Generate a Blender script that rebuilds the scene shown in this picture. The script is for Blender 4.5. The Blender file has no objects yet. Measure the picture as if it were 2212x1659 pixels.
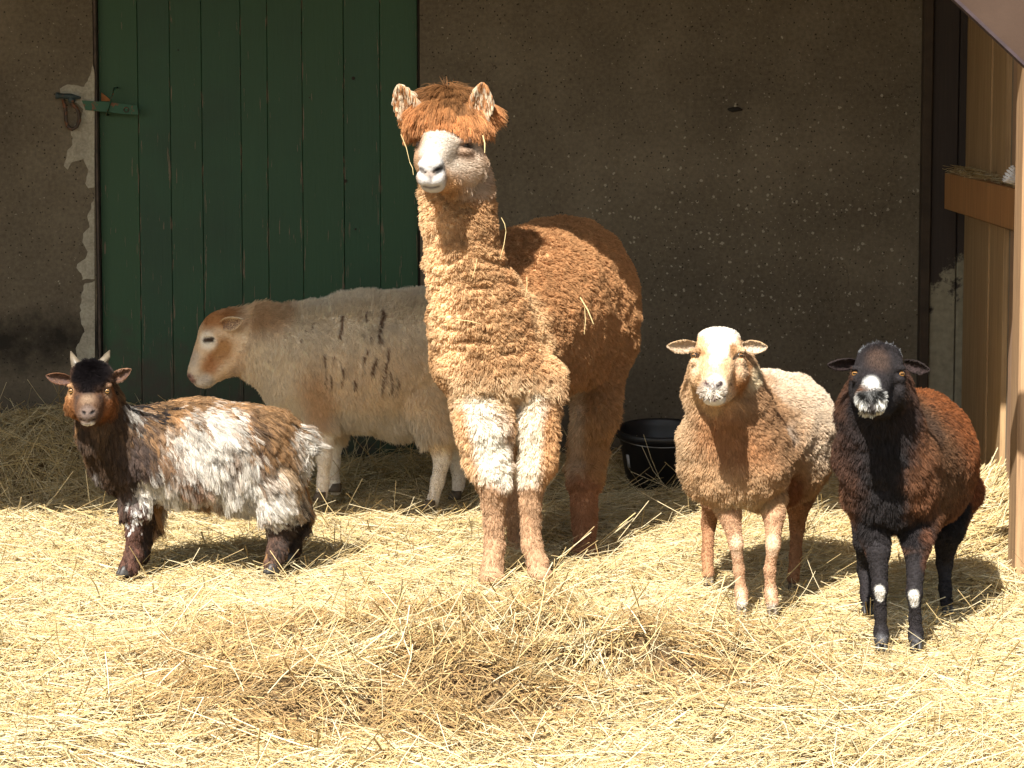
import bpy, math, time
import numpy as np
from mathutils import Vector, Matrix
from mathutils.kdtree import KDTree
T0 = time.time()
SC = bpy.context.scene
COL = SC.collection
# ------------------------------------------------------------------ camera, sky, sun
F = 6060.0            # focal length in units of a 2212 px wide picture
PITCH = math.radians(6.12)
CAMZ = 1.5
cam_d = bpy.data.cameras.new("camera"); cam = bpy.data.objects.new("camera", cam_d); COL.objects.link(cam)
cam_d.sensor_width = 36.0; cam_d.lens = 36.0*F/2212.0; cam_d.clip_end = 500
cam.location = (0, 0, CAMZ); cam.rotation_euler = (math.pi/2-PITCH, 0, 0)
SC.camera = cam
SUN_EL = math.radians(47.5); SUN_AZ = math.radians(20)   # sun is behind the camera, 20 deg to its left
to_sun = Vector((-math.sin(SUN_AZ)*math.cos(SUN_EL), -math.cos(SUN_AZ)*math.cos(SUN_EL), math.sin(SUN_EL)))
sd = bpy.data.lights.new("sun", 'SUN'); sun = bpy.data.objects.new("sun", sd); COL.objects.link(sun)
sd.energy = 5.0; sd.angle = math.radians(0.5); sd.color = (1.0, 0.95, 0.86)
sun.rotation_euler = to_sun.to_track_quat('Z', 'Y').to_euler(); sun.location = (-3, -6, 8)
w = bpy.data.worlds.new("World"); SC.world = w; w.use_nodes = True
nt = w.node_tree; bg = nt.nodes['Background']
sky = nt.nodes.new('ShaderNodeTexSky'); sky.sky_type = 'NISHITA'; sky.sun_disc = False
sky.sun_elevation = SUN_EL; sky.sun_rotation = math.pi+SUN_AZ*-1 if False else math.atan2(to_sun.x, to_sun.y)
wb = nt.nodes.new('ShaderNodeMix'); wb.data_type = 'RGBA'; wb.blend_type = 'MULTIPLY'; wb.inputs[0].default_value = 1.0
wb.inputs[7].default_value = (1.10, 0.96, 0.76, 1)          # the photograph's warm white balance
nt.links.new(sky.outputs[0], wb.inputs[6]); nt.links.new(wb.outputs[2], bg.inputs[0]); bg.inputs[1].default_value = 0.11
SC.view_settings.view_transform = 'Standard'; SC.view_settings.look = 'None'
SC.view_settings.exposure = 1.12; SC.view_settings.gamma = 1.0
SC.cycles.max_bounces = 6; SC.cycles.diffuse_bounces = 4; SC.cycles.glossy_bounces = 2
SC.cycles.transmission_bounces = 4; SC.cycles.use_denoising = True
SC.cycles_curves.shape = 'RIBBONS' if hasattr(SC, 'cycles_curves') else None
QUAL = 1.0
# ------------------------------------------------------------------ pixel -> world
CP, SP = math.cos(PITCH), math.sin(PITCH)
def W(px, py, y):
    u = (px-1106.0)/F; v = (829.5-py)/F
    t = y/(CP+v*SP)
    return np.array([u*t, y, CAMZ+(v*CP-SP)*t])
def M(y): return y/F/1.0 * 1.0             # metres per pixel at depth y
def GY(py):                                # depth of the ground seen at picture row py
    v = (829.5-py)/F; return CAMZ/(SP-v*CP)*(CP+v*SP)
# ------------------------------------------------------------------ numpy helpers
rng = np.random.default_rng(7)
def hsh(i, j, k, s):
    n = (i*374761393+j*668265263+k*2147483647+s*974634777).astype(np.int64) & 0xffffffff
    n = ((n ^ (n >> 13))*1274126177) & 0xffffffff
    n = (n ^ (n >> 16)) & 0xffffff
    return n.astype(np.float32)/float(0xffffff)
def vnoise(p, s=0):
    p = np.asarray(p, np.float32); f = np.floor(p); q = p-f; q = q*q*(3-2*q); f = f.astype(np.int64)
    r = 0
    for a in (0, 1):
        for b in (0, 1):
            for c in (0, 1):
                wgt = (q[..., 0] if a else 1-q[..., 0])*(q[..., 1] if b else 1-q[..., 1])*(q[..., 2] if c else 1-q[..., 2])
                r = r+wgt*hsh(f[..., 0]+a, f[..., 1]+b, f[..., 2]+c, s)
    return r*2-1
def fbm(p, o=3, s=0):
    r = 0; a = .5; p = np.asarray(p, np.float32)
    for i in range(o):
        r = r+a*vnoise(p, s+i); p = p*2.03+11.3; a *= .5
    return r
def sstep(a, b, x):
    t = np.clip((x-a)/(b-a), 0, 1); return t*t*(3-2*t)
def nrm(v): return v/np.maximum(np.linalg.norm(v, axis=-1, keepdims=True), 1e-9)
# ------------------------------------------------------------------ materials
def mat(name):
    m = bpy.data.materials.new(name); m.use_nodes = True
    b = m.node_tree.nodes['Principled BSDF']; return m, m.node_tree, b
def nn(t, typ, **kw):
    n = t.nodes.new(typ)
    for k, v in kw.items():
        if k in n.inputs: n.inputs[k].default_value = v
        else: setattr(n, k, v)
    return n
def coords(t, scale=(1, 1, 1), obj=False):
    tc = t.nodes.new('ShaderNodeTexCoord'); mp = t.nodes.new('ShaderNodeMapping'); mp.inputs['Scale'].default_value = scale
    t.links.new(tc.outputs['Object'], mp.inputs[0]); return mp.outputs[0]
def noise(t, vec, scale, detail=4, rough=.55):
    n = nn(t, 'ShaderNodeTexNoise', Scale=scale, Detail=detail, Roughness=rough); t.links.new(vec, n.inputs['Vector']); return n.outputs['Fac']
def ramp(t, fac, stops):
    r = t.nodes.new('ShaderNodeValToRGB'); e = r.color_ramp.elements
    while len(e) < len(stops): e.new(0.5)
    for i, (p, c) in enumerate(stops):
        e[i].position = p; e[i].color = (*c, 1) if len(c) == 3 else c
    t.links.new(fac, r.inputs[0]); return r.outputs[0]
def mix(t, fac, a, b, mode='MIX'):
    m = t.nodes.new('ShaderNodeMix'); m.data_type = 'RGBA'; m.blend_type = mode
    for sock, v in ((m.inputs[0], fac), (m.inputs[6], a), (m.inputs[7], b)):
        if hasattr(v, 'is_linked') or hasattr(v, 'links'): t.links.new(v, sock)
        elif isinstance(v, tuple): sock.default_value = (*v, 1)
        else: sock.default_value = v
    return m.outputs[2]
def math_(t, op, a, b=0.0):
    m = t.nodes.new('ShaderNodeMath'); m.operation = op
    for s, v in ((m.inputs[0], a), (m.inputs[1], b)):
        if hasattr(v, 'links'): t.links.new(v, s)
        else: s.default_value = v
    return m.outputs[0]
def bump(t, b, h, dist=.01, strength=.6):
    n = nn(t, 'ShaderNodeBump', Strength=strength, Distance=dist); t.links.new(h, n.inputs['Height']); t.links.new(n.outputs[0], b.inputs['Normal'])
def simple(name, col, rough=.6, var=.25, scale=30, metal=0, bm=.003):
    m, t, b = mat(name); v = coords(t); f = noise(t, v, scale)
    c = ramp(t, f, [(0.3, tuple(x*(1-var) for x in col)), (0.7, tuple(min(1, x*(1+var)) for x in col))])
    t.links.new(c, b.inputs['Base Color']); b.inputs['Roughness'].default_value = rough; b.inputs['Metallic'].default_value = metal
    bump(t, b, f, bm, .5); return m
def attr_mat(name, rough=.8, sheen=0.0, bumpy=0):
    m, t, b = mat(name); a = nn(t, 'ShaderNodeAttribute', attribute_name='col'); t.links.new(a.outputs['Color'], b.inputs['Base Color'])
    b.inputs['Roughness'].default_value = rough; b.inputs['Specular IOR Level'].default_value = .2
    if bumpy:
        v = coords(t); bump(t, b, noise(t, v, bumpy), .004, .5)
    return m
def hair_mat(name, rough=.45, gloss=.1):
    m, t, b = mat(name); out = t.nodes['Material Output']
    a = nn(t, 'ShaderNodeAttribute', attribute_name='col')
    t.nodes.remove(b)
    d = t.nodes.new('ShaderNodeBsdfDiffuse'); tr = t.nodes.new('ShaderNodeBsdfTranslucent')
    h = t.nodes.new('ShaderNodeBsdfHair'); h.component = 'Reflection'
    h.inputs['RoughnessU'].default_value = rough; h.inputs['RoughnessV'].default_value = .8
    m1 = t.nodes.new('ShaderNodeMixShader'); m1.inputs[0].default_value = .3
    m2 = t.nodes.new('ShaderNodeMixShader'); m2.inputs[0].default_value = gloss
    t.links.new(a.outputs['Color'], d.inputs[0]); t.links.new(a.outputs['Color'], tr.inputs[0])
    g = mix(t, .15, a.outputs['Color'], (1, .95, .88)); t.links.new(g, h.inputs['Color'])
    t.links.new(d.outputs[0], m1.inputs[1]); t.links.new(tr.outputs[0], m1.inputs[2])
    t.links.new(m1.outputs[0], m2.inputs[1]); t.links.new(h.outputs[0], m2.inputs[2]); t.links.new(m2.outputs[0], out.inputs[0])
    return m
# ------------------------------------------------------------------ object helpers
def tag(o, label=None, cat=None, group=None, kind=None):
    if label: o['label'] = label
    if cat: o['category'] = cat
    if group: o['group'] = group
    if kind: o['kind'] = kind
    return o
def thing(name, loc, label, cat, group=None):
    o = bpy.data.objects.new(name, None); COL.objects.link(o); o.location = Vector([float(v) for v in loc]); o.empty_display_size = .1
    return tag(o, label, cat, group)
def mesh_obj(name, V, Fc, m, parent=None, smooth=True, col=None, loc=None):
    """V in world space; object origin placed at parent's origin (no rotation on parents)"""
    V = np.asarray(V, np.float32)
    org = np.array(parent_world(parent)) if parent is not None else (np.array(loc) if loc is not None else np.zeros(3))
    me = bpy.data.meshes.new(name)
    Vl = (V-org).astype(np.float32)
    if isinstance(Fc, np.ndarray):
        n = Fc.shape[1]
        me.vertices.add(len(Vl)); me.vertices.foreach_set('co', Vl.ravel())
        me.loops.add(Fc.size); me.loops.foreach_set('vertex_index', Fc.astype(np.int32).ravel())
        me.polygons.add(len(Fc)); me.polygons.foreach_set('loop_start', np.arange(0, Fc.size, n, dtype=np.int32))
        me.polygons.foreach_set('loop_total', np.full(len(Fc), n, np.int32))
    else:
        me.from_pydata([tuple(map(float, v)) for v in Vl], [], Fc)
    me.update(calc_edges=True)
    if smooth: me.polygons.foreach_set('use_smooth', np.ones(len(me.polygons), bool))
    if col is not None:
        a = me.attributes.new('col', 'FLOAT_COLOR', 'POINT')
        c4 = np.ones((len(V), 4), np.float32); c4[:, :3] = col; a.data.foreach_set('color', c4.ravel())
    o = bpy.data.objects.new(name, me); COL.objects.link(o); me.materials.append(m)
    if parent is not None: o.parent = parent
    elif loc is not None: o.location = Vector([float(v) for v in loc])
    return o
def parent_world(p):
    v = np.zeros(3)
    while p is not None:
        v = v+np.array(p.location); p = p.parent
    return v
def box(x0, x1, y0, y1, z0, z1, bev=0.0):
    """box with chamfered edges as V, F lists"""
    import bmesh
    bm = bmesh.new(); bmesh.ops.create_cube(bm, size=1)
    for v in bm.verts:
        v.co = Vector((x0+(v.co.x+.5)*(x1-x0), y0+(v.co.y+.5)*(y1-y0), z0+(v.co.z+.5)*(z1-z0)))
    if bev: bmesh.ops.bevel(bm, geom=bm.edges[:], offset=bev, segments=1, affect='EDGES')
    V = [tuple(v.co) for v in bm.verts]; Fc = [[v.index for v in f.verts] for f in bm.faces]; bm.free(); return V, Fc
def join(parts):
    V = []; Fc = []
    for v, f in parts:
        o = len(V); V += [tuple(x) for x in v]; Fc += [[i+o for i in q] for q in f]
    return V, Fc
def tube(pts, rad, n=10, cap=True):
    pts = [np.array(p, float) for p in pts]; rad = rad if hasattr(rad, '__len__') else [rad]*len(pts)
    V = []; Fc = []; up = np.array([0.13, .31, .94])
    for i, p in enumerate(pts):
        d = pts[min(i+1, len(pts)-1)]-pts[max(i-1, 0)]; d = d/np.linalg.norm(d)
        a = np.cross(d, up); a /= np.linalg.norm(a); b = np.cross(d, a)
        for k in range(n):
            th = 2*math.pi*k/n; V.append(p+rad[i]*(a*math.cos(th)+b*math.sin(th)))
    for i in range(len(pts)-1):
        for k in range(n):
            Fc.append([i*n+k, i*n+(k+1) % n, (i+1)*n+(k+1) % n, (i+1)*n+k])
    if cap: Fc.append(list(range(n))[::-1]); Fc.append([(len(pts)-1)*n+k for k in range(n)])
    return V, Fc
def prism(poly, y0, y1):
    """outline (px,py at depth y1) -> slab between depths y0 (front) and y1"""
    n = len(poly); a = [W(x, y, y1) for x, y in poly]; V = [(p[0], y0, p[2]) for p in a]+[(p[0], y1, p[2]) for p in a]
    Fc = [list(range(n)), list(range(2*n-1, n-1, -1))]+[[i, i+n, (i+1) % n+n, (i+1) % n] for i in range(n)]
    return V, Fc
# ------------------------------------------------------------------ ground height
FEET = [(1066, 1252, 8.45), (1165, 1246, 8.47), (1262, 1190, 9.05), (1602, 1327, 7.93), (1668, 1329, 7.93), (1531, 1264, 8.46), (1713, 1278, 8.36), (1903, 1404, 7.45), (1978, 1404, 7.45), (1873, 1326, 7.96), (2046, 1328, 7.95),
        (272, 1243, 8.49), (303, 1212, 8.65), (590, 1238, 8.57), (625, 1216, 8.72), (692, 1080, 9.84), (726, 1062, 10.04), (928, 1098, 9.84), (985, 1078, 10.06)]
FXY = [(float(W(a_, b_, c_)[0]), c_) for a_, b_, c_ in FEET]
def mound(x, y):
    g = lambda cx, cy, sx, sy, h, p=2: h*np.exp(-np.abs((x-cx)/sx)**p-np.abs((y-cy)/sy)**p)
    wob = .10*np.sin(x*5+1)+.05*np.sin(x*13+.5)
    p = np.stack([x, y, 0*x], -1)
    base = .14*np.exp(-np.abs((x+.12)/.80)**3.2)*sstep(7.72+wob, 7.22+wob, y)*sstep(6.25+wob, 6.95+wob, y)
    led = .055*sstep(.03, -.03, (6.98+.09*np.sin(x*6)+.04*np.sin(x*17))-y)*0
    lump = (base/.14)*(.060*fbm(p*np.array([3.2, 4.5, 1]), 3, 15)+.035*vnoise(p*9.5, 16))
    # hollows pulled out of the heap
    for cx, cy, sx, sy, h in ((.30, 6.78, .20, .07, .09), (.12, 6.93, .13, .05, .07), (.52, 6.95, .12, .05, .06), (-.45, 6.45, .16, .07, .06), (-.05, 6.55, .16, .05, .05), (-.75, 6.95, .10, .06, .05)):
        base = base-g(cx, cy, sx, sy, h)+g(cx, cy+.12, sx*1.1, .06, h*.45)
    return base+lump
def gh(x, y):
    x = np.asarray(x, float); y = np.asarray(y, float)
    p = np.stack([x, y, np.zeros_like(x)], -1)
    h = .030*fbm(p*np.array([1.6, 2.6, 1]), 4, 5)+.012*vnoise(p*9, 9)+.012*fbm(p*np.array([5, 8, 1]), 2, 19)-.012
    q = np.zeros_like(x)
    for fx, fy in FXY: q = np.maximum(q, np.exp(-((x-fx)/.17)**2-((y-fy+.04)/.26)**2))
    h = h*(1-q*.85)-.044*q
    h = h+mound(x, y)*(1-q)
    h = h+.17*sstep(9.9, 10.9, y)*sstep(-.8, -1.5, x)*(1+.3*vnoise(p*3, 3))+.05*sstep(10.0, 10.8, y)
    h = h+.16*np.exp(-((x-1.66)/.22)**2-((y-9.3)/.55)**2)
    return h
# ------------------------------------------------------------------ ground sheet
def build_ground():
    # one sheet: fine near the shed, coarse to the horizon
    xs = np.concatenate([np.array([-150, -60, -25, -10, -5]), np.arange(-3.4, 3.41, .05), np.array([5, 10, 25, 60, 150])])
    ys = np.concatenate([np.array([-150, -60, -20, -5, 0, 3]), np.arange(4.5, 11.61, .05), np.array([14, 25, 60, 150])])
    X, Y = np.meshgrid(xs, ys); inside = sstep(-3.4, -3.0, X)*sstep(3.4, 3.0, X)*sstep(4.5, 5.0, Y)*sstep(11.6, 11.2, Y)
    Z = gh(X, Y)*inside-.025
    V = np.stack([X, Y, Z], -1).reshape(-1, 3); nx = len(xs)
    i, j = np.meshgrid(np.arange(nx-1), np.arange(len(ys)-1)); a = (j*nx+i).ravel()
    Fc = np.stack([a, a+1, a+nx+1, a+nx], 1)
    m, t, b = mat('trodden_soil'); v = coords(t); f = noise(t, v, 70, 6, .75); g = noise(t, v, 3, 3)
    c = mix(t, g, ramp(t, f, [(.3, (.05, .022, .008)), (.7, (.22, .115, .045))]), ramp(t, f, [(.3, (.16, .10, .04)), (.7, (.42, .30, .14))]))
    t.links.new(c, b.inputs['Base Color']); b.inputs['Roughness'].default_value = .95; bump(t, b, f, .02, .8)
    tag(mesh_obj('ground', V, Fc, m), kind='structure')
build_ground()
# ------------------------------------------------------------------ straw
def soiled(x, y):
    p = np.stack([x, y, 0*x], -1)
    g = lambda cx, cy, sx, sy: np.exp(-((x-cx)/sx)**2-((y-cy)/sy)**2)
    s = 1.25*g(-.34, 6.55, .42, .30)+1.0*g(-.10, 7.3, .68, .30)+.85*g(.32, 6.85, .42, .22)+.45*g(.62, 7.1, .3, .2)+.55*g(-.72, 6.95, .3, .35)
    return np.clip(s*(1+1.7*fbm(p*5, 3, 21)), 0, 1)
def straw_mesh(P, az, tilt, L, wd, bend, col, nseg=2):
    """stems as three-sided prisms, bent; P base centre (N,3)"""
    N = len(P)
    d = np.stack([np.cos(az)*np.cos(tilt), np.sin(az)*np.cos(tilt), np.sin(tilt)], -1)
    side = np.stack([-np.sin(az), np.cos(az), np.zeros(N)], -1); up = np.cross(d, side); up *= np.sign(up[:, 2:3]+1e-9)
    rings = []
    for k in range(nseg+1):
        s = k/nseg-.5
        c = P+d*(L*s)[:, None]+side*(bend[0]*L*(s*s-.12))[:, None]+up*(bend[1]*L*(.12-s*s))[:, None]
        for a, (q, r) in enumerate(((1, 0), (-1, 0), (0, 1))):
            tw = .35 if a == 2 else .5
            rings.append(c+side*(wd*tw*q)[:, None]+up*(wd*.55*r)[:, None])
    R = np.stack(rings, 1)                                  # N, (nseg+1)*3, 3
    V = R.reshape(-1, 3); m = (nseg+1)*3
    f = []
    for k in range(nseg):
        for a in range(3):
            b = (a+1) % 3; f.append([k*3+a, k*3+b, (k+1)*3+b, (k+1)*3+a])
    f = np.array(f); Fc = (f[None]+(np.arange(N)*m)[:, None, None]).reshape(-1, 4)
    C = np.repeat(col, m, 0)
    return V, Fc, C
def straw_mat():
    m, t, b = mat('straw'); a = nn(t, 'ShaderNodeAttribute', attribute_name='col')
    v = coords(t); f = noise(t, v, 60, 3); c = mix(t, f, a.outputs['Color'], mix(t, .5, a.outputs['Color'], (.75, .6, .32)))
    t.links.new(c, b.inputs['Base Color']); b.inputs['Roughness'].default_value = .42; b.inputs['Specular IOR Level'].default_value = .45
    out = t.nodes['Material Output']; tr = t.nodes.new('ShaderNodeBsdfTranslucent'); t.links.new(c, tr.inputs[0])
    mx = t.nodes.new('ShaderNodeMixShader'); mx.inputs[0].default_value = .18
    t.links.new(b.outputs[0], mx.inputs[1]); t.links.new(tr.outputs[0], mx.inputs[2]); t.links.new(mx.outputs[0], out.inputs[0]); return m
STRAW = straw_mat()
def straw_cols(N, s):
    r = rng.random(N)[:, None]; q = rng.random(N)[:, None]
    pale = np.array([.86, .75, .50]); gold = np.array([.76, .57, .26]); dull = np.array([.42, .28, .11])
    c = np.where(r < .42, pale, np.where(r < .82, gold, dull))*(.68+.46*q)
    br = np.where(q < .5, np.array([.40, .20, .06]), np.array([.66, .40, .14]))
    u = rng.random(N)
    return np.where((u < s*.98)[:, None], br*(.42+.62*r), c)
def build_straw():
    parts = []
    N = int(175000*QUAL)
    # denser near the camera picks up the same coverage on screen everywhere
    y = 5.3+5.6*rng.random(N)**.9; x = (rng.random(N)*2-1)*(y*.19+.28)
    x = np.where((y > 9.9), x, x)
    s = soiled(x, y); p0 = np.stack([x, y, 0*x], -1); keep = rng.random(N) < (1-.38*s)*(1-.62*sstep(.05, .4, fbm(p0*3.5, 3, 55))); x, y, s = x[keep], y[keep], s[keep]; N = len(x)
    p = np.stack([x, y, 0*x], -1)
    az = vnoise(p*1.3, 31)*1.6+rng.normal(0, .75, N)
    e = .04; gx = (gh(x+e*np.cos(az), y+e*np.sin(az))-gh(x-e*np.cos(az), y-e*np.sin(az)))/(2*e)
    tilt = np.arctan(gx)+rng.normal(0, .13, N)+np.where(rng.random(N) < .08, rng.random(N)*.7, 0)
    L = np.clip(rng.lognormal(math.log(.095), .55, N), .025, .32)*(1-.35*s)
    wd = np.clip(rng.lognormal(math.log(.0020), .40, N), .0010, .0065)
    z = gh(x, y)+rng.random(N)**1.5*.034-.010+np.abs(np.sin(tilt-np.arctan(gx)))*L*.35
    bend = (rng.normal(0, .10, N), rng.normal(.03, .08, N))
    parts.append(straw_mesh(np.stack([x, y, z], -1), az, tilt, L, wd, bend, straw_cols(N, s)))
    # a loose top layer of longer, paler, more upright stems
    N = int(3600*QUAL); y = 5.3+5.5*rng.random(N); x = (rng.random(N)*2-1)*(y*.19+.2)
    clump = fbm(np.stack([x, y, 0*x], -1)*2.2, 3, 77) > -.05
    x, y = x[clump], y[clump]; N = len(x)
    az = rng.random(N)*6.28; tilt = rng.random(N)**1.8*1.0
    L = .07+.15*rng.random(N)**1.5; wd = .0018+.0034*rng.random(N)**4
    z = gh(x, y)+.008+np.sin(tilt)*L*.42
    parts.append(straw_mesh(np.stack([x, y, z], -1), az, tilt, L, wd, (rng.normal(0, .12, N), rng.normal(0, .1, N)), straw_cols(N, soiled(x, y)*.3), 3))
    N = int(26000*QUAL); y = 5.3+4.6*rng.random(N); x = (rng.random(N)*2-1)*(y*.19+.2); L = .012+.03*rng.random(N)
    parts.append(straw_mesh(np.stack([x, y, gh(x, y)+.006+.02*rng.random(N)], -1), rng.random(N)*6.28, rng.normal(0, .35, N), L, .002+.003*rng.random(N)**2, (rng.normal(0, .1, N), rng.normal(0, .1, N)), straw_cols(N, soiled(x, y)), 1))
    # heap against the right-hand boards, stems fanning up to the right
    N = 1500; y = 9.3+rng.normal(0, .33, N); x = 1.62+rng.normal(0, .14, N); x = np.minimum(x, 1.76-(10.7-y)*.073-.03)
    az = rng.normal(.15, .5, N); tilt = rng.normal(.35, .28, N); L = .10+.16*rng.random(N); wd = .002+.003*rng.random(N)**2
    z = gh(x, y)+.01+rng.random(N)*.03
    x = x-.03
    parts.append(straw_mesh(np.stack([x, y, z], -1), az, tilt, L, wd, (rng.normal(0, .1, N), rng.normal(0, .1, N)), straw_cols(N, 0*x), 3))
    N = int(2600*QUAL); x = -.1+rng.normal(0, .55, N); y = 6.85+rng.normal(0, .36, N); az = rng.random(N)*6.28; tilt = rng.random(N)**2*.95; L = .06+.14*rng.random(N)**1.4
    parts.append(straw_mesh(np.stack([x, y, gh(x, y)+.01+np.sin(tilt)*L*.4], -1), az, tilt, L, .0016+.0034*rng.random(N)**4, (rng.normal(0, .14, N), rng.normal(0, .12, N)), straw_cols(N, soiled(x, y)*.5), 3))
    # wisps standing against the wall and bucket
    N = 420; y = 10.0+.7*rng.random(N); x = -2+3.9*rng.random(N); az = rng.random(N)*6.28; tilt = .3+rng.random(N)*.9; L = .12+.2*rng.random(N)
    z = gh(x, y)+np.sin(tilt)*L*.4
    parts.append(straw_mesh(np.stack([x, y, z], -1), az, tilt, L, .002+.001*rng.random(N), (rng.normal(0, .12, N), rng.normal(0, .12, N)), straw_cols(N, 0*x+.1), 3))
    V = []; Fs = []; C = []; o = 0
    for v, f, c in parts:
        V.append(v); Fs.append(f+o); C.append(c); o += len(v)
    ob = mesh_obj('straw_bedding', np.concatenate(V), np.concatenate(Fs), STRAW, smooth=False, col=np.concatenate(C))
    tag(ob, 'thick layer of loose golden straw covering the yard floor', 'straw', kind='stuff')
build_straw()
print('straw', time.time()-T0)
# ------------------------------------------------------------------ shed
YW = 10.9
def wall_mat():
    m, t, b = mat('rough_render'); v = coords(t)
    f = noise(t, v, 2.2, 6, .6); g = noise(t, v, 60, 4, .7); big = noise(t, v, .9, 3)
    c = ramp(t, f, [(.3, (.082, .066, .048)), (.5, (.130, .106, .076)), (.72, (.200, .166, .122))])
    c = mix(t, .55, c, ramp(t, g, [(.3, (.07, .055, .035)), (.62, (.30, .25, .17))]), 'MULTIPLY') if False else mix(t, .25, c, ramp(t, g, [(.35, (.03, .024, .017)), (.65, (.24, .20, .14))]))
    # pale grit specks, crowded in a band
    def specks(sc, th, seedoff):
        vo = nn(t, 'ShaderNodeTexVoronoi', Scale=sc, Randomness=1.0); mp = t.nodes.new('ShaderNodeMapping'); mp.inputs['Location'].default_value = (seedoff, 0, seedoff)
        t.links.new(v, mp.inputs[0]); 
        dn = nn(t, 'ShaderNodeTexNoise', Scale=90.0, Detail=2.0); t.links.new(mp.outputs[0], dn.inputs['Vector'])
        ad = nn(t, 'ShaderNodeVectorMath', operation='MULTIPLY_ADD'); t.links.new(dn.outputs['Color'], ad.inputs[0]); ad.inputs[1].default_value = (.014, .014, .014); t.links.new(mp.outputs[0], ad.inputs[2])
        t.links.new(ad.outputs[0], vo.inputs['Vector'])
        sep = t.nodes.new('ShaderNodeSeparateColor'); t.links.new(vo.outputs['Color'], sep.inputs[0])
        rad = math_(t, 'MULTIPLY', math_(t, 'POWER', sep.outputs[0], 3.0), th)
        return math_(t, 'LESS_THAN', vo.outputs['Distance'], rad), sep.outputs[1]
    sx = t.nodes.new('ShaderNodeSeparateXYZ'); t.links.new(v, sx.inputs[0])
    a, ra = specks(62, .40, 0.0); a2, rb = specks(130, .36, 3.0)
    n2 = noise(t, v, 1.5, 2)
    # crowding towards x ~ 1.1, z ~ .9
    dx = math_(t, 'POWER', math_(t, 'DIVIDE', math_(t, 'SUBTRACT', sx.outputs[0], 1.0), .75), 2.0)
    dz = math_(t, 'POWER', math_(t, 'DIVIDE', math_(t, 'SUBTRACT', sx.outputs[2], .92), .5), 2.0)
    dens = math_(t, 'ADD', math_(t, 'MULTIPLY', math_(t, 'EXPONENT', math_(t, 'MULTIPLY', math_(t, 'ADD', dx, dz), -1.0)), .50), math_(t, 'MULTIPLY', n2, .22))
    k1 = math_(t, 'MULTIPLY', a, math_(t, 'LESS_THAN', ra, dens)); k2 = math_(t, 'MULTIPLY', a2, math_(t, 'LESS_THAN', rb, math_(t, 'MULTIPLY', dens, .8)))
    c = mix(t, k1, c, (.33, .30, .24)); c = mix(t, k2, c, (.27, .24, .19))
    # dark pits
    pv = nn(t, 'ShaderNodeTexVoronoi', Scale=70.0); t.links.new(v, pv.inputs['Vector'])
    sp = t.nodes.new('ShaderNodeSeparateColor'); t.links.new(pv.outputs['Color'], sp.inputs[0])
    pit = math_(t, 'MULTIPLY', math_(t, 'LESS_THAN', pv.outputs['Distance'], .22), math_(t, 'LESS_THAN', sp.outputs[2], .25))
    c = mix(t, pit, c, (.03, .025, .018))
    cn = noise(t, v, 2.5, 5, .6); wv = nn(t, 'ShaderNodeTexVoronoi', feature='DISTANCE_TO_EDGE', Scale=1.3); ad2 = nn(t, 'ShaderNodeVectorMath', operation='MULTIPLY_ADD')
    cnc = nn(t, 'ShaderNodeTexNoise', Scale=3.0, Detail=6.0, Roughness=.65); t.links.new(v, cnc.inputs['Vector'])
    t.links.new(cnc.outputs['Color'], ad2.inputs[0]); ad2.inputs[1].default_value = (.5, .5, .5); t.links.new(v, ad2.inputs[2]); t.links.new(ad2.outputs[0], wv.inputs['Vector'])
    crack = math_(t, 'MULTIPLY', math_(t, 'LESS_THAN', wv.outputs['Distance'], .0016), math_(t, 'GREATER_THAN', cn, .54))
    c = mix(t, crack, c, (.045, .036, .027))
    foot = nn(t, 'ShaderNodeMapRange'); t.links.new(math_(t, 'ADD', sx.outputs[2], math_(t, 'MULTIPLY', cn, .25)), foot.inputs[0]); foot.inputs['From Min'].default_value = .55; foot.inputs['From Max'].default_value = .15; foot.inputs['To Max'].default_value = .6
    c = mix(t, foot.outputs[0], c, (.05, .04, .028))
    # black mould low on the left
    mn = noise(t, v, 9, 6, .7)
    lx = t.nodes.new('ShaderNodeMapRange'); lx.inputs['From Min'].default_value = -1.3; lx.inputs['From Max'].default_value = -1.62; t.links.new(sx.outputs[0], lx.inputs[0])
    gz = math_(t, 'EXPONENT', math_(t, 'MULTIPLY', math_(t, 'POWER', math_(t, 'DIVIDE', math_(t, 'SUBTRACT', sx.outputs[2], .50), .17), 2.0), -1.0))
    mk = math_(t, 'GREATER_THAN', math_(t, 'MULTIPLY', math_(t, 'MULTIPLY', gz, lx.outputs[0]), 1.0), math_(t, 'SUBTRACT', 1.12, mn))
    mk2 = nn(t, 'ShaderNodeMapRange'); t.links.new(math_(t, 'ADD', math_(t, 'MULTIPLY', math_(t, 'MULTIPLY', gz, lx.outputs[0]), .9), mn), mk2.inputs[0]); mk2.inputs['From Min'].default_value = .92; mk2.inputs['From Max'].default_value = 1.45
    c = mix(t, mk2.outputs[0], c, (.018, .014, .010))
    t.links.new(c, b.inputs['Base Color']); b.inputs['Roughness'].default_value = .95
    bump(t, b, math_(t, 'ADD', g, math_(t, 'MULTIPLY', k1, .6)), .006, .6); return m
RENDER = wall_mat()
xl = W(207, 500, YW)[0]; xr = W(908, 500, YW)[0]
XR = W(1996, 500, YW)[0]
wt = thing('barn_wall', (0, YW, 0), 'rough grey-brown rendered barn wall with pale specks behind the animals', 'wall')
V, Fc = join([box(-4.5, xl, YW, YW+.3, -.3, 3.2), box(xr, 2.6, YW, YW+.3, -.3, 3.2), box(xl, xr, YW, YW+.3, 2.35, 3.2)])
mesh_obj('rendered_surface', V, Fc, RENDER, wt, smooth=False)
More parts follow.
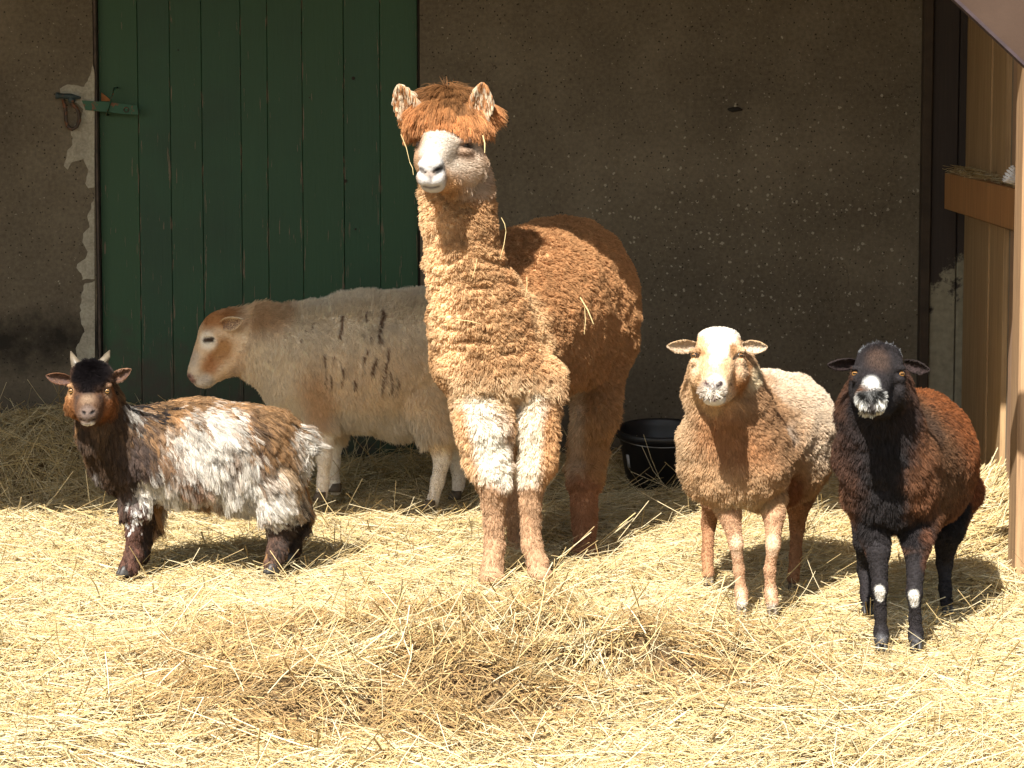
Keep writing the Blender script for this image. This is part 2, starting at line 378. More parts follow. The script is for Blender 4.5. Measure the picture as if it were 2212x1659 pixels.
def mortar_mat():
    m, t, b = mat('bare_mortar'); v = coords(t); f = noise(t, v, 14, 5); g = noise(t, v, 120, 3)
    c = ramp(t, f, [(.3, (.27, .245, .19)), (.7, (.44, .41, .33))]); c = mix(t, .3, c, ramp(t, g, [(.3, (.12, .11, .09)), (.7, (.55, .52, .45))]))
    t.links.new(c, b.inputs['Base Color']); b.inputs['Roughness'].default_value = .95; bump(t, b, g, .005, .7); return m
MORT = mortar_mat()
def rough_poly(pts, n=5, amp=2.0, seed=1):
    r = np.random.default_rng(seed); out = []
    for i, a in enumerate(pts):
        b = pts[(i+1) % len(pts)]; a = np.array(a, float); b = np.array(b, float); L = np.linalg.norm(b-a); m = max(1, int(L/7))
        straight = a[0] > 203 and b[0] > 203
        for k in range(m):
            q = a+(b-a)*k/m
            out.append(tuple(q+(0 if straight or k == 0 else r.normal(0, amp, 2))))
    return out
k = .4213
A = [(478, 330), (487, 380), (487, 700), (487, 960), (455, 965), (440, 940), (455, 870), (430, 815), (370, 832), (350, 870), (330, 850), (345, 790), (375, 740), (365, 670), (420, 600), (430, 560), (400, 530), (310, 505), (310, 455), (350, 432), (435, 445), (465, 385)]
mesh_obj('mortar_patch', *prism(rough_poly([(x*k, y*k) for x, y in A], amp=1.0), YW-.004, YW+.01), MORT, wt, smooth=False)
B = [(487, 1010), (487, 1430), (425, 1435), (420, 1402), (395, 1372), (400, 1352), (440, 1325), (452, 1290), (425, 1240), (430, 1195), (462, 1165), (450, 1110), (470, 1060)]
mesh_obj('mortar_patch', *prism(rough_poly([(x*k, y*k) for x, y in B], amp=1.0, seed=2), YW-.004, YW+.01), MORT, wt, smooth=False)
mesh_obj('mortar_patch', *prism(rough_poly([(206, 606), (206, 930), (176, 930), (170, 860), (168, 790), (165, 752), (184, 716), (176, 690), (176, 640), (184, 612)], amp=1.2, seed=3), YW-.005, YW+.01), MORT, wt, smooth=False)
# holes in the render
HOLE = simple('dark_hole', (.02, .016, .012), .9)
# green door -------------------------------------------------------
def door_mat():
    m, t, b = mat('worn_green_paint'); v = coords(t); vs = coords(t, (14, 1, 1.2)); vf = coords(t, (60, 1, 3))
    f = noise(t, v, 3, 4); g = noise(t, vs, 5, 5, .6); fine = noise(t, vf, 3, 4, .6)
    c = ramp(t, f, [(.3, (.004, .034, .015)), (.7, (.007, .060, .025))])
    at = nn(t, 'ShaderNodeAttribute', attribute_name='col'); sc = t.nodes.new('ShaderNodeSeparateColor'); t.links.new(at.outputs['Color'], sc.inputs[0])
    c = mix(t, sc.outputs[1], c, (.010, .058, .020))            # plank to plank differences
    # flaked streaks, near plank edges
    sx = t.nodes.new('ShaderNodeSeparateXYZ'); t.links.new(v, sx.inputs[0])
    low = nn(t, 'ShaderNodeMapRange'); t.links.new(sx.outputs[2], low.inputs[0]); low.inputs['From Min'].default_value = 2.0; low.inputs['From Max'].default_value = .5
    th = math_(t, 'SUBTRACT', .655, math_(t, 'ADD', math_(t, 'MULTIPLY', math_(t, 'POWER', sc.outputs[0], 1.5), .085), math_(t, 'MULTIPLY', low.outputs[0], .05)))
    fl = math_(t, 'GREATER_THAN', math_(t, 'ADD', math_(t, 'MULTIPLY', g, .5), math_(t, 'MULTIPLY', fine, .5)), th)
    c = mix(t, fl, c, (.13, .10, .065))
    mo = noise(t, v, 8, 5, .7)
    mk = nn(t, 'ShaderNodeMapRange'); zz = nn(t, 'ShaderNodeMapRange'); t.links.new(sx.outputs[2], zz.inputs[0]); zz.inputs['From Min'].default_value = .75; zz.inputs['From Max'].default_value = .35
    t.links.new(math_(t, 'ADD', math_(t, 'MULTIPLY', zz.outputs[0], .5), mo), mk.inputs[0]); mk.inputs['From Min'].default_value = .75; mk.inputs['From Max'].default_value = 1.15
    c = mix(t, mk.outputs[0], c, (.028, .022, .014))
    t.links.new(c, b.inputs['Base Color']); b.inputs['Roughness'].default_value = .6; bump(t, b, math_(t, 'SUBTRACT', g, math_(t, 'MULTIPLY', fl, .5)), .003, .5); return m
YD = YW+.045
seams = [218, 302, 371, 439, 523, 580, 655, 744, 822, 903]
dt = thing('plank_door', (W(560, 500, YD)[0], YD, 0), 'tall dark green door of worn vertical planks in the barn wall', 'door')
parts = []; cols = []
dr = np.random.default_rng(4)
for i in range(9):
    x0 = W(seams[i]+.3, 500, YD)[0]; x1 = W(seams[i+1]-.3, 500, YD)[0]; off = dr.uniform(-.003, .003)
    xsn = np.linspace(0, 1, 7); prof = [(x0, YD+off+.002), (x0+.0015, YD+off)]+[(x0+.0015+(x1-x0-.003)*q, YD+off) for q in xsn[1:-1]]+[(x1-.0015, YD+off), (x1, YD+off+.002)]
    zs = [0.02, 2.32]; V = []; Fp = []
    for (x, y) in prof+[(x1, YD+.03), (x0, YD+.03)]:
        for z in zs: V.append((x, y, z))
    n = len(prof)+2
    for q in range(n): Fp.append([2*q, 2*((q+1) % n), 2*((q+1) % n)+1, 2*q+1])
    Fp.append([2*q+1 for q in range(n)]); Fp.append([2*q for q in range(n)][::-1])
    parts.append((V, Fp)); sh = dr.random()
    for (x, y) in prof+[(x1, 0), (x0, 0)]:
        e = 1-min(1, min(x-x0, x1-x)/((x1-x0)*.22)); cols += [(e, sh if i else 1.0, 0)]*2
V, Fc = join(parts)
mesh_obj('door_planks', V, Fc, door_mat(), dt, smooth=False, col=np.array(cols))
SEAM = simple('dark_timber', (.02, .014, .01), .9)
mesh_obj('door_backing', *box(xl+.004, xr-.004, YD+.034, YD+.06, 0, 2.34), SEAM, dt, smooth=False)
FR = simple('door_jamb_wood', (.075, .055, .045), .85, .4, 25)
mesh_obj('door_jamb', *box(xl+.001, W(217, 500, YD)[0], YW+.006, YD+.03, 0, 2.34, .002), FR, dt, smooth=False)
mesh_obj('door_jamb', *box(W(904, 500, YD)[0], xr-.001, YW+.02, YD+.03, 0, 2.34, .002), SEAM, dt, smooth=False)
def latch_mat(name, c, rust=.5):
    m, t, b = mat(name); v = coords(t); f = noise(t, v, 40, 4, .65)
    cc = mix(t, nn_ramp(t, f, rust), c, (.16, .06, .025)); t.links.new(cc, b.inputs['Base Color']); b.inputs['Roughness'].default_value = .65; bump(t, b, f, .002, .5); return m
def nn_ramp(t, f, th):
    r = nn(t, 'ShaderNodeMapRange'); t.links.new(f, r.inputs[0]); r.inputs['From Min'].default_value = th; r.inputs['From Max'].default_value = th+.08; return r.outputs[0]
GRN = latch_mat('green_iron', (.018, .085, .048), .56); RUST = latch_mat('rusty_iron', (.045, .03, .022), .5); BLU = latch_mat('blue_grey_iron', (.035, .055, .06), .6)
q = .1221*.7767          # latch close-up scale: zoom px -> 2212 px
def LZ(x, y): return (116.5+x*.0948, 155.3+y*.0948)
mesh_obj('latch_bar', *prism([LZ(640, 650), LZ(1250, 690), LZ(1900, 770), LZ(1930, 975), LZ(1600, 960), LZ(1250, 915), LZ(720, 870)], YD-.062, YD-.056), GRN, dt, smooth=False)
a = W(*LZ(1450, 360), YD); b_ = W(*LZ(1260, 980), YD)
mesh_obj('latch_pin', *tube([a+[0, -.005, 0], a+[0, -.075, 0], b_+[0, -.075, 0], b_+[0, -.01, 0]], .004, 8), GRN, dt)
p0 = W(*LZ(1700, 860), YD)
mesh_obj('latch_ring', *tube([p0+np.array([.009*math.cos(u), -.066, .009*math.sin(u)]) for u in np.linspace(0, 6.28, 17)], .0018, 6), RUST, dt)
mesh_obj('hinge_plate', *prism([LZ(1085, 470), LZ(1330, 665), LZ(1085, 665)], YD-.008, YD-.001), simple('orange_rust', (.30, .11, .03), .8, .3, 60), dt, smooth=False)
for hx, hy, hr in ((763, 169, .007), (746, 391, .007), (669, 211, .003), (651, 71, .003), (385, 108, .003), (768, 495, .004), (800, 640, .005)):
    c_ = W(hx, hy, YD); mesh_obj('nail_hole', *tube([c_+[0, -.0045, 0], c_+[0, .004, 0]], hr, 9), SEAM, dt, smooth=False)
# shackle on the wall
sh = thing('iron_shackle', W(*LZ(430, 900), YW), 'rusty iron shackle hanging on the wall left of the door', 'shackle')
def sp(x, y, dy=-.03): return W(*LZ(x, y), YW)+np.array([0, dy, 0])
mesh_obj('bolt', *tube([sp(80, 540, -.035), sp(150, 545, -.035), sp(160, 545, -.035), sp(430, 560, -.035), sp(640, 590, -.03)], [.013, .013, .010, .011, .004], 10), BLU, sh)
loop = [sp(240, 620), sp(290, 850), sp(300, 1100), sp(340, 1230), sp(440, 1310), sp(550, 1240), sp(605, 1100), sp(600, 950), sp(540, 820), sp(430, 720), sp(400, 640)]
mesh_obj('link', *tube(loop, .0075, 10), RUST, sh)
mesh_obj('wall_eye', *tube([sp(430, 640, -.045), sp(430, 640, .03)], .012, 10), BLU, sh)
# bolt-hole smudge on the wall
# dark panel right of the rendered wall
def panel_mat():
    m, t, b = mat('flaking_dark_paint'); v = coords(t); vs = coords(t, (30, 1, 1)); f = noise(t, v, 11, 7, .72); g = noise(t, vs, 4, 4)
    dark = ramp(t, g, [(.3, (.022, .014, .013)), (.7, (.036, .024, .020))])
    pale = ramp(t, noise(t, v, 30, 4), [(.3, (.20, .18, .13)), (.7, (.33, .30, .22))])
    sx = t.nodes.new('ShaderNodeSeparateXYZ'); t.links.new(v, sx.inputs[0])
    zr = nn(t, 'ShaderNodeMapRange'); t.links.new(sx.outputs[2], zr.inputs[0]); zr.inputs['From Min'].default_value = .92; zr.inputs['From Max'].default_value = .38
    s2 = math_(t, 'ADD', math_(t, 'MULTIPLY', zr.outputs[0], .62), f)
    xw = math_(t, 'MULTIPLY', math_(t, 'ADD', sx.outputs[0], 0.0), .9)
    s3 = math_(t, 'ADD', s2, xw)
    c = mix(t, nn_ramp(t, s3, .66), dark, pale)
    t.links.new(c, b.inputs['Base Color']); b.inputs['Roughness'].default_value = .7; bump(t, b, s3, .002, .4); return m
pt = thing('board_panel', (W(2050, 500, YW)[0], YW-.05, 0), 'dark brown boarded panel with flaking pale paint near its foot', 'panel')
PM = panel_mat()
x0, x1, x2, x3 = [W(v, 500, YW-.05)[0] for v in (2010, 2067, 2108, 2000)]
mesh_obj('board', *box(x0, x1-.002, YW-.05, YW-.006, 0, 3.1, .003), PM, pt, smooth=False)
mesh_obj('board', *box(x1+.002, x2+.1, YW-.048, YW-.006, 0, 3.1, .003), PM, pt, smooth=False)
mesh_obj('edge_strip', *box(W(1990, 500, YW-.07)[0], x0-.002, YW-.07, YW-.006, 0, 3.1, .004), simple('dark_brown_timber', (.045, .030, .02), .8, .3, 20), pt, smooth=False)
# right-hand side wall: vertical boards, running towards the camera and slightly inwards
def pine_mat(name, cA, cB, knots=True, sc=1.0):
    m, t, b = mat(name); v = coords(t, (6, 6, .35)); vf = coords(t, (40, 40, 1.2)); f = noise(t, v, 6, 4); g = noise(t, vf, 3, 5, .65)
    c = ramp(t, f, [(.32, cA), (.7, cB)]); c = mix(t, .45, c, ramp(t, g, [(.35, tuple(x*.45 for x in cA)), (.6, cB)]))
    t.links.new(c, b.inputs['Base Color']); b.inputs['Roughness'].default_value = .7; bump(t, b, g, .003, .5); return m
PINE = pine_mat('pale_pine', (.32, .19, .085), (.50, .33, .17)); GREYW = pine_mat('weathered_grey_board', (.17, .135, .10), (.29, .24, .175)); PINK = pine_mat('reddish_board', (.30, .175, .105), (.48, .31, .20))
swt = thing('board_wall', (1.76, 10.0, 0), 'side wall of pale vertical pine boards at the right edge', 'wall')
def side_x(y): return W(2105, 0, 10.7)[0]+(y-10.7)*((W(2105, 0, 10.7)[0]-W(2196, 0, 9.2)[0])/1.5)
def side_board(ya, yb, m, dx=0.0, th=.03):
    e = .0; pts = [(side_x(ya)+dx, ya), (side_x(yb)+dx, yb), (side_x(yb)+dx+th, yb), (side_x(ya)+dx+th, ya)]
    V = [(x, y, z) for z in (-.05, 2.9) for x, y in pts]; Fp = [[0, 1, 5, 4], [1, 2, 6, 5], [2, 3, 7, 6], [3, 0, 4, 7], [3, 2, 1, 0], [4, 5, 6, 7]]
    return mesh_obj('board', V, Fp, m, swt, smooth=False)
def y_at(px):      # depth where the wall plane is seen at column px
    lo, hi = 8.0, 10.84
    for _ in range(40):
        mid = (lo+hi)/2
        if 1106+side_x(mid)/mid*F*CP*1.0 < px: hi = mid
        else: lo = mid
    return lo
ye = [10.83, y_at(2137), y_at(2166), y_at(2182), 9.25, 9.0, 8.75, 8.55]
ms = [PINE, PINE, GREYW, PINK, PINK, PINE, PINK]; dxs = [-.012, -.006, .012, .004, 0, .002, 0]
for i in range(7):
    side_board(ye[i+1]+.002, ye[i]-.002, ms[i], dxs[i])
side_board(8.56, 10.84, SEAM, .035, .02)
# ledge beam along the side wall
bt = thing('ledge_beam', (1.66, 9.8, 1.1), 'orange-brown squared timber ledge along the side wall, hay on top', 'beam')
OR = pine_mat('orange_timber', (.32, .145, .05), (.48, .235, .085))
zb1 = 1.164; zb0 = 1.03
bx = [(1.632, 10.6), (1.600, 8.62), (side_x(8.62)-.005, 8.62), (side_x(10.6)-.018, 10.6)]
V = [(x, y, z) for z in (zb0, zb1) for x, y in bx]
mesh_obj('timber', V, [[0, 1, 5, 4], [1, 2, 6, 5], [2, 3, 7, 6], [3, 0, 4, 7], [3, 2, 1, 0], [4, 5, 6, 7]], OR, bt, smooth=False)
N = 420; y = 8.7+1.85*rng.random(N); x = 1.60+(y-8.62)*.016+rng.random(N)*.11; az = math.pi/2+rng.normal(0, .5, N); L = .05+.1*rng.random(N)
V, Fc, C = straw_mesh(np.stack([x, y, zb1+.004+.022*rng.random(N)], -1), az, rng.normal(0, .12, N), L, .0018+.001*rng.random(N), (rng.normal(0, .1, N), rng.normal(0, .1, N)), straw_cols(N, .5+0*x)*.75)
tag(mesh_obj('hay_wisps', V, Fc, STRAW, smooth=False, col=C), 'thin dull hay strewn along the timber ledge', 'hay', kind='stuff')
# shuttlecock on the ledge
sc0 = W(2205, 392, 8.98); sc0[2] = zb1+.024
st = thing('shuttlecock', sc0, 'white feathered shuttlecock with blue band lying on the ledge', 'shuttlecock')
WHT = simple('white_feather', (.75, .76, .80), .6, .1, 80); BLUB = simple('blue_band', (.02, .06, .35), .5, .1)
axis = nrm(np.array([-.75, -.1, .45])); s1 = nrm(np.cross(axis, [0, 0, 1.])); s2 = np.cross(axis, s1); base = sc0-axis*.01
V = []; Fc = []
for i in range(16):
    a0 = 2*math.pi*i/16; hw = .17
    for rr, zz, ww in ((.012, 0, hw), (.030, .055, hw*.9), (.029, .062, hw*.3)):
        for sg in (-1, 1):
            an = a0+sg*ww; V.append(base+axis*zz+rr*(s1*math.cos(an)+s2*math.sin(an)))
    o = i*6; Fc += [[o, o+1, o+3, o+2], [o+2, o+3, o+5, o+4]]
f_ = mesh_obj('feathers', V, Fc, WHT, st, smooth=False); sm = f_.modifiers.new('s', 'SOLIDIFY'); sm.thickness = .0008
mesh_obj('band', *tube([base-axis*.004, base+axis*.006], [.0135, .0145], 20), BLUB, st)
mesh_obj('cork', *tube([base-axis*.022, base-axis*.018, base-axis*.010, base-axis*.004], [.004, .010, .0128, .013], 20), WHT, st)
# front post
mesh_obj_post = thing('front_post', (1.6, 8.45, 0), 'sunlit squared pine post at the right edge of the frame', 'post')
px0 = W(2199, 900, 8.4)[0]
mesh_obj('timber', *box(px0, px0+.13, 8.4, 8.53, -.05, 2.75, .006), pine_mat('sunlit_pine', (.30, .17, .085), (.46, .29, .155)), mesh_obj_post, smooth=False)
# roof
RM = pine_mat('roof_underside', (.06, .04, .025), (.11, .075, .05))
rt = thing('shed_roof', (0, 9, 2.6), 'low sloping shed roof of dark boards above the frame', 'roof')
E_Z = 2.6; E_Y = 9.75-E_Z/1.17
V = [(-4.5, E_Y, E_Z), (2.6, E_Y, E_Z), (2.6, 11.3, 3.25), (-4.5, 11.3, 3.25)]; V += [(x, y, z+.08) for x, y, z in V]
mesh_obj('roof_boards', V, [[3, 2, 1, 0], [4, 5, 6, 7], [0, 1, 5, 4], [1, 2, 6, 5], [2, 3, 7, 6], [3, 0, 4, 7]], RM, rt, smooth=False)
mesh_obj('left_end_wall', *box(-4.5, -4.4, 8.4, YW, -.1, 3.0), RENDER, wt, smooth=False)
# brown sheet brace upper right
gt = thing('brown_panel', W(2150, 30, 7.3), 'brown speckled sheet panel jutting in at the top right corner', 'panel')
def sheet_mat():
    m, t, b = mat('brown_coated_sheet'); v = coords(t); f = noise(t, v, 5, 4); g = noise(t, v, 150, 2)
    c = ramp(t, f, [(.3, (.050, .031, .022)), (.7, (.068, .043, .031))]); c = mix(t, nn_ramp(t, g, .74), c, (.16, .12, .10))
    t.links.new(c, b.inputs['Base Color']); b.inputs['Roughness'].default_value = .7; b.inputs['Specular IOR Level'].default_value = .15; bump(t, b, g, .001, .3); return m
SH = sheet_mat()
mesh_obj('sheet', *prism([(2062, -2), (2216, 143), (2290, 213), (2290, -150), (1905, -150)], 7.25, 7.27), SH, gt, smooth=False)
mesh_obj('edge_flange', *prism([(2056, 2), (2212, 148), (2288, 219), (2290, 213), (2216, 143), (2062, -2), (1905, -150), (1899, -146)], 7.245, 7.29), simple('purple_brown_edge', (.042, .026, .032), .5, .2), gt, smooth=False)
# bucket
def lathe(prof, n=40):
    V = []; Fc = []
    for r, z in prof:
        for kk in range(n): V.append((r*math.cos(2*math.pi*kk/n), r*math.sin(2*math.pi*kk/n), z))
    for i in range(len(prof)-1):
        for kk in range(n): Fc.append([i*n+kk, i*n+(kk+1) % n, (i+1)*n+(kk+1) % n, (i+1)*n+kk])
    Fc.append([kk for kk in range(n)][::-1]); return V, Fc
bc = W(1428, 923, 10.35)
bkt = thing('rubber_bucket', (bc[0], bc[1], .02), 'black rubber bucket against the wall, behind the tan sheep', 'bucket')
BLK = simple('black_rubber', (.012, .012, .014), .45, .3, 12)
def tilt(V, ang, piv):
    V = np.array(V); R = np.array(Matrix.Rotation(ang, 3, 'X')); return (V-piv)@R.T+piv
Hb = bc[2]
def place_b(V): return tilt(np.array(V)+np.array([bc[0], bc[1], Hb-.22]), math.radians(6), np.array([bc[0], bc[1], Hb-.1]))
V, Fc = lathe([(.10, 0), (.125, 0), (.155, .185), (.160, .19), (.168, .195), (.168, .216), (.163, .22), (.158, .214), (.152, .19), (.12, .012), (.0, .01)])
mesh_obj('tub', place_b(V), Fc, BLK, bkt)
lug = tube([(-.165, -.01, .205), (-.18, -.01, .225), (-.185, .01, .225), (-.165, .02, .205)], .008, 8)
mesh_obj('handle_lug', place_b(lug[0]), lug[1], BLK, bkt)
hd = tube([(.175*math.cos(a), .175*math.sin(a)-.004, .206-.02*abs(math.sin(a))) for a in np.linspace(math.pi*1.02, math.pi*1.98, 24)], .0025, 6)
mesh_obj('wire_handle', place_b(hd[0]), hd[1], simple('wire', (.25, .25, .25), .35, .1, 10, 1.0), bkt)
V = []; Fc = []
for i, a in enumerate(np.linspace(math.radians(205), math.radians(213), 5)):
    for r, z in ((.139, .085), (.1465, .135)): V.append((r*math.cos(a), r*math.sin(a), z))
for i in range(4): Fc.append([2*i, 2*i+2, 2*i+3, 2*i+1])
o = mesh_obj('sticker', place_b(V), Fc, simple('sticker', (.45, .45, .48), .5, .1), bkt); sm = o.modifiers.new('s', 'SOLIDIFY'); sm.thickness = .0006; sm.offset = 0
# hole in the rendered wall
hp = W(1587, 236, YW)
mesh_obj('wall_dent', *tube([hp+[-.028, -.002, 0], hp+[-.01, -.004, -.002], hp+[.012, -.004, .001], hp+[.03, -.002, -.003]], [.003, .010, .009, .003], 10), HOLE, wt)
print('shed', time.time()-T0)
# ------------------------------------------------------------------ bodies: smooth-union distance field -> surface nets
class Body:
    def __init__(s, vox): s.vox = vox; s.pr = []
    def c(s, px, py, y, r, qx, qy, y2, r2, k=.02, sub=False, sq=1.0):
        m = F/y; m2 = F/y2
        s.pr.append(('c', W(px, py, y), r/m, W(qx, qy, y2), r2/m2, k, sub, sq))
    def chain(s, pts, k=.02, sq=1.0):
        for a, b in zip(pts[:-1], pts[1:]): s.c(*a, *b, k=k, sq=sq)
    def e(s, px, py, y, rx, ry, rz, k=.02, sub=False, yaw=0, roll=0, pit=0):
        m = F/y; R = np.array((Matrix.Rotation(math.radians(yaw), 3, 'Z') @ Matrix.Rotation(math.radians(pit), 3, 'X') @ Matrix.Rotation(math.radians(roll), 3, 'Y')))
        s.pr.append(('e', W(px, py, y), np.array([rx, ry, rz])/m, R, None, k, sub, 1))
    def build(s):
        lo = np.array([9e9]*3); hi = -lo
        bb = []
        for p in s.pr:
            if p[0] == 'c': a = np.minimum(p[1]-p[2], p[3]-p[4]); b = np.maximum(p[1]+p[2], p[3]+p[4])
            else: r = p[2].max(); a = p[1]-r; b = p[1]+r
            bb.append((a, b))
            if not p[6]: lo = np.minimum(lo, a); hi = np.maximum(hi, b)
        pad = 4*s.vox; lo -= pad; hi += pad; n = np.ceil((hi-lo)/s.vox).astype(int)+1
        vol = np.full(n, .2, np.float32)
        ax = [(lo[i]+np.arange(n[i])*s.vox).astype(np.float32) for i in range(3)]
        for p, (a, b) in zip(s.pr, bb):
            k = p[5]; mg = 2*k+3*s.vox
            i0 = np.maximum(0, np.floor((a-mg-lo)/s.vox).astype(int)); i1 = np.minimum(n, np.ceil((b+mg-lo)/s.vox).astype(int)+1)
            if (i1 <= i0).any(): continue
            X, Y, Z = np.meshgrid(ax[0][i0[0]:i1[0]], ax[1][i0[1]:i1[1]], ax[2][i0[2]:i1[2]], indexing='ij')
            if p[0] == 'c':
                ab = (p[3]-p[1]); l2 = float(ab@ab)+1e-12; x, y, z = X-p[1][0], Y-p[1][1], Z-p[1][2]
                t = np.clip((x*ab[0]+y*ab[1]+z*ab[2])/l2, 0, 1)
                d = np.sqrt((x-t*ab[0])**2+((y-t*ab[1])/p[7])**2+(z-t*ab[2])**2)-(p[2]+t*(p[4]-p[2]))
            else:
                R = p[3]; x, y, z = X-p[1][0], Y-p[1][1], Z-p[1][2]
                u = [x*R[0, i]+y*R[1, i]+z*R[2, i] for i in range(3)]; r = p[2]
                k0 = np.sqrt((u[0]/r[0])**2+(u[1]/r[1])**2+(u[2]/r[2])**2)
                k1 = np.sqrt((u[0]/r[0]**2)**2+(u[1]/r[1]**2)**2+(u[2]/r[2]**2)**2)+1e-6
                d = k0*(k0-1)/k1
            sl = tuple(slice(i0[i], i1[i]) for i in range(3)); o = vol[sl]
            if p[6]:
                d = -d; h = np.clip(.5-.5*(d-o)/-k*-1, 0, 1) if False else np.clip(.5+.5*(d-o)/k, 0, 1); vol[sl] = o+(d-o)*h+k*h*(1-h)
            else:
                h = np.clip(.5+.5*(o-d)/k, 0, 1); vol[sl] = o+(d-o)*h-k*h*(1-h)
        return surface_nets(vol, lo, s.vox)
def surface_nets(vol, lo, vox):
    n = np.array(vol.shape); S = vol < 0
    act = np.zeros(n-1, bool); cs = S[:-1, :-1, :-1]
    for a in (0, 1):
        for b in (0, 1):
            for c in (0, 1): act |= S[a:n[0]-1+a, b:n[1]-1+b, c:n[2]-1+c] != cs
    idx = np.argwhere(act); ids = np.full(n-1, -1, np.int64); ids[tuple(idx.T)] = np.arange(len(idx))
    acc = np.zeros((len(idx), 3)); cnt = np.zeros(len(idx)); cor = [(a, b, c) for a in (0, 1) for b in (0, 1) for c in (0, 1)]
    val = {q: vol[idx[:, 0]+q[0], idx[:, 1]+q[1], idx[:, 2]+q[2]] for q in cor}
    for q in cor:
        for ax in range(3):
            if q[ax] == 0:
                r = list(q); r[ax] = 1; r = tuple(r); a, b = val[q], val[r]; m = (a < 0) != (b < 0)
                t = np.where(m, a/(a-b+1e-12), 0); pt = np.tile(np.array(q, float), (len(idx), 1)); pt[:, ax] = t
                acc[m] += pt[m]; cnt[m] += 1
    V = lo+(idx+acc/cnt[:, None])*vox; Fs = []
    for ax in range(3):
        u, v = (ax+1) % 3, (ax+2) % 3
        s0 = [slice(1, -1)]*3; s1 = [slice(1, -1)]*3; s0[ax] = slice(0, -1); s1[ax] = slice(1, None)
        A = S[tuple(s0)]; B = S[tuple(s1)]
        for flip in (0, 1):
            e = np.argwhere(A & ~B if not flip else ~A & B)
            e[:, u] += 1; e[:, v] += 1
            def g(du, dv):
                w_ = e.copy(); w_[:, u] -= du; w_[:, v] -= dv; return ids[tuple(w_.T)]
            q = np.stack([g(1, 1), g(0, 1), g(0, 0), g(1, 0)], 1)
            Fs.append(q if not flip else q[:, ::-1])
    Fc = np.concatenate(Fs); Fc = Fc[(Fc >= 0).all(1)]
    return V, Fc
def vnormals(V, Fc):
    a, b, c, d = [V[Fc[:, i]] for i in range(4)]; n = np.cross(c-a, d-b); N = np.zeros_like(V)
    for i in range(4): np.add.at(N, Fc[:, i], n)
    return nrm(N)
def smooth(V, Fc, it, w=.5, mask=None):
    for _ in range(it):
        A = np.zeros_like(V); c = np.zeros(len(V))
        for i in range(4):
            np.add.at(A, Fc[:, i], V[Fc[:, (i+1) % 4]]+V[Fc[:, (i+3) % 4]]); np.add.at(c, Fc[:, i], 2)
        A /= np.maximum(c, 1)[:, None]; V = V+(A-V)*w
    return V
# ------------------------------------------------------------------ fields painted in space: capsules with a radius
def field(P, base, prims, nz=None):
    """prims: (px,py,qx,qy,y,rpx,value,soft,depth_scale[,y2]) later wins"""
    base = np.atleast_1d(np.array(base, float)); out = np.tile(base, (len(P), 1))
    if nz is None: nz = np.zeros(len(P))
    for pr in prims:
        px, py, qx, qy, y, r, val, soft = pr[:8]; ds = pr[8] if len(pr) > 8 else .4; y2 = pr[9] if len(pr) > 9 else y
        a = W(px, py, y); b = W(qx, qy, y2); sc = np.array([1, ds, 1]); A = a*sc; ab = b*sc-A; Q = P*sc-A
        t = np.clip(Q@ab/(ab@ab+1e-12), 0, 1); d = np.linalg.norm(Q-t[:, None]*ab, axis=1)/(r*y/F)
        d = d+nz; w_ = sstep(1+soft, 1-soft, d)
        out += (np.atleast_1d(np.array(val, float))-out)*w_[:, None]
    return out
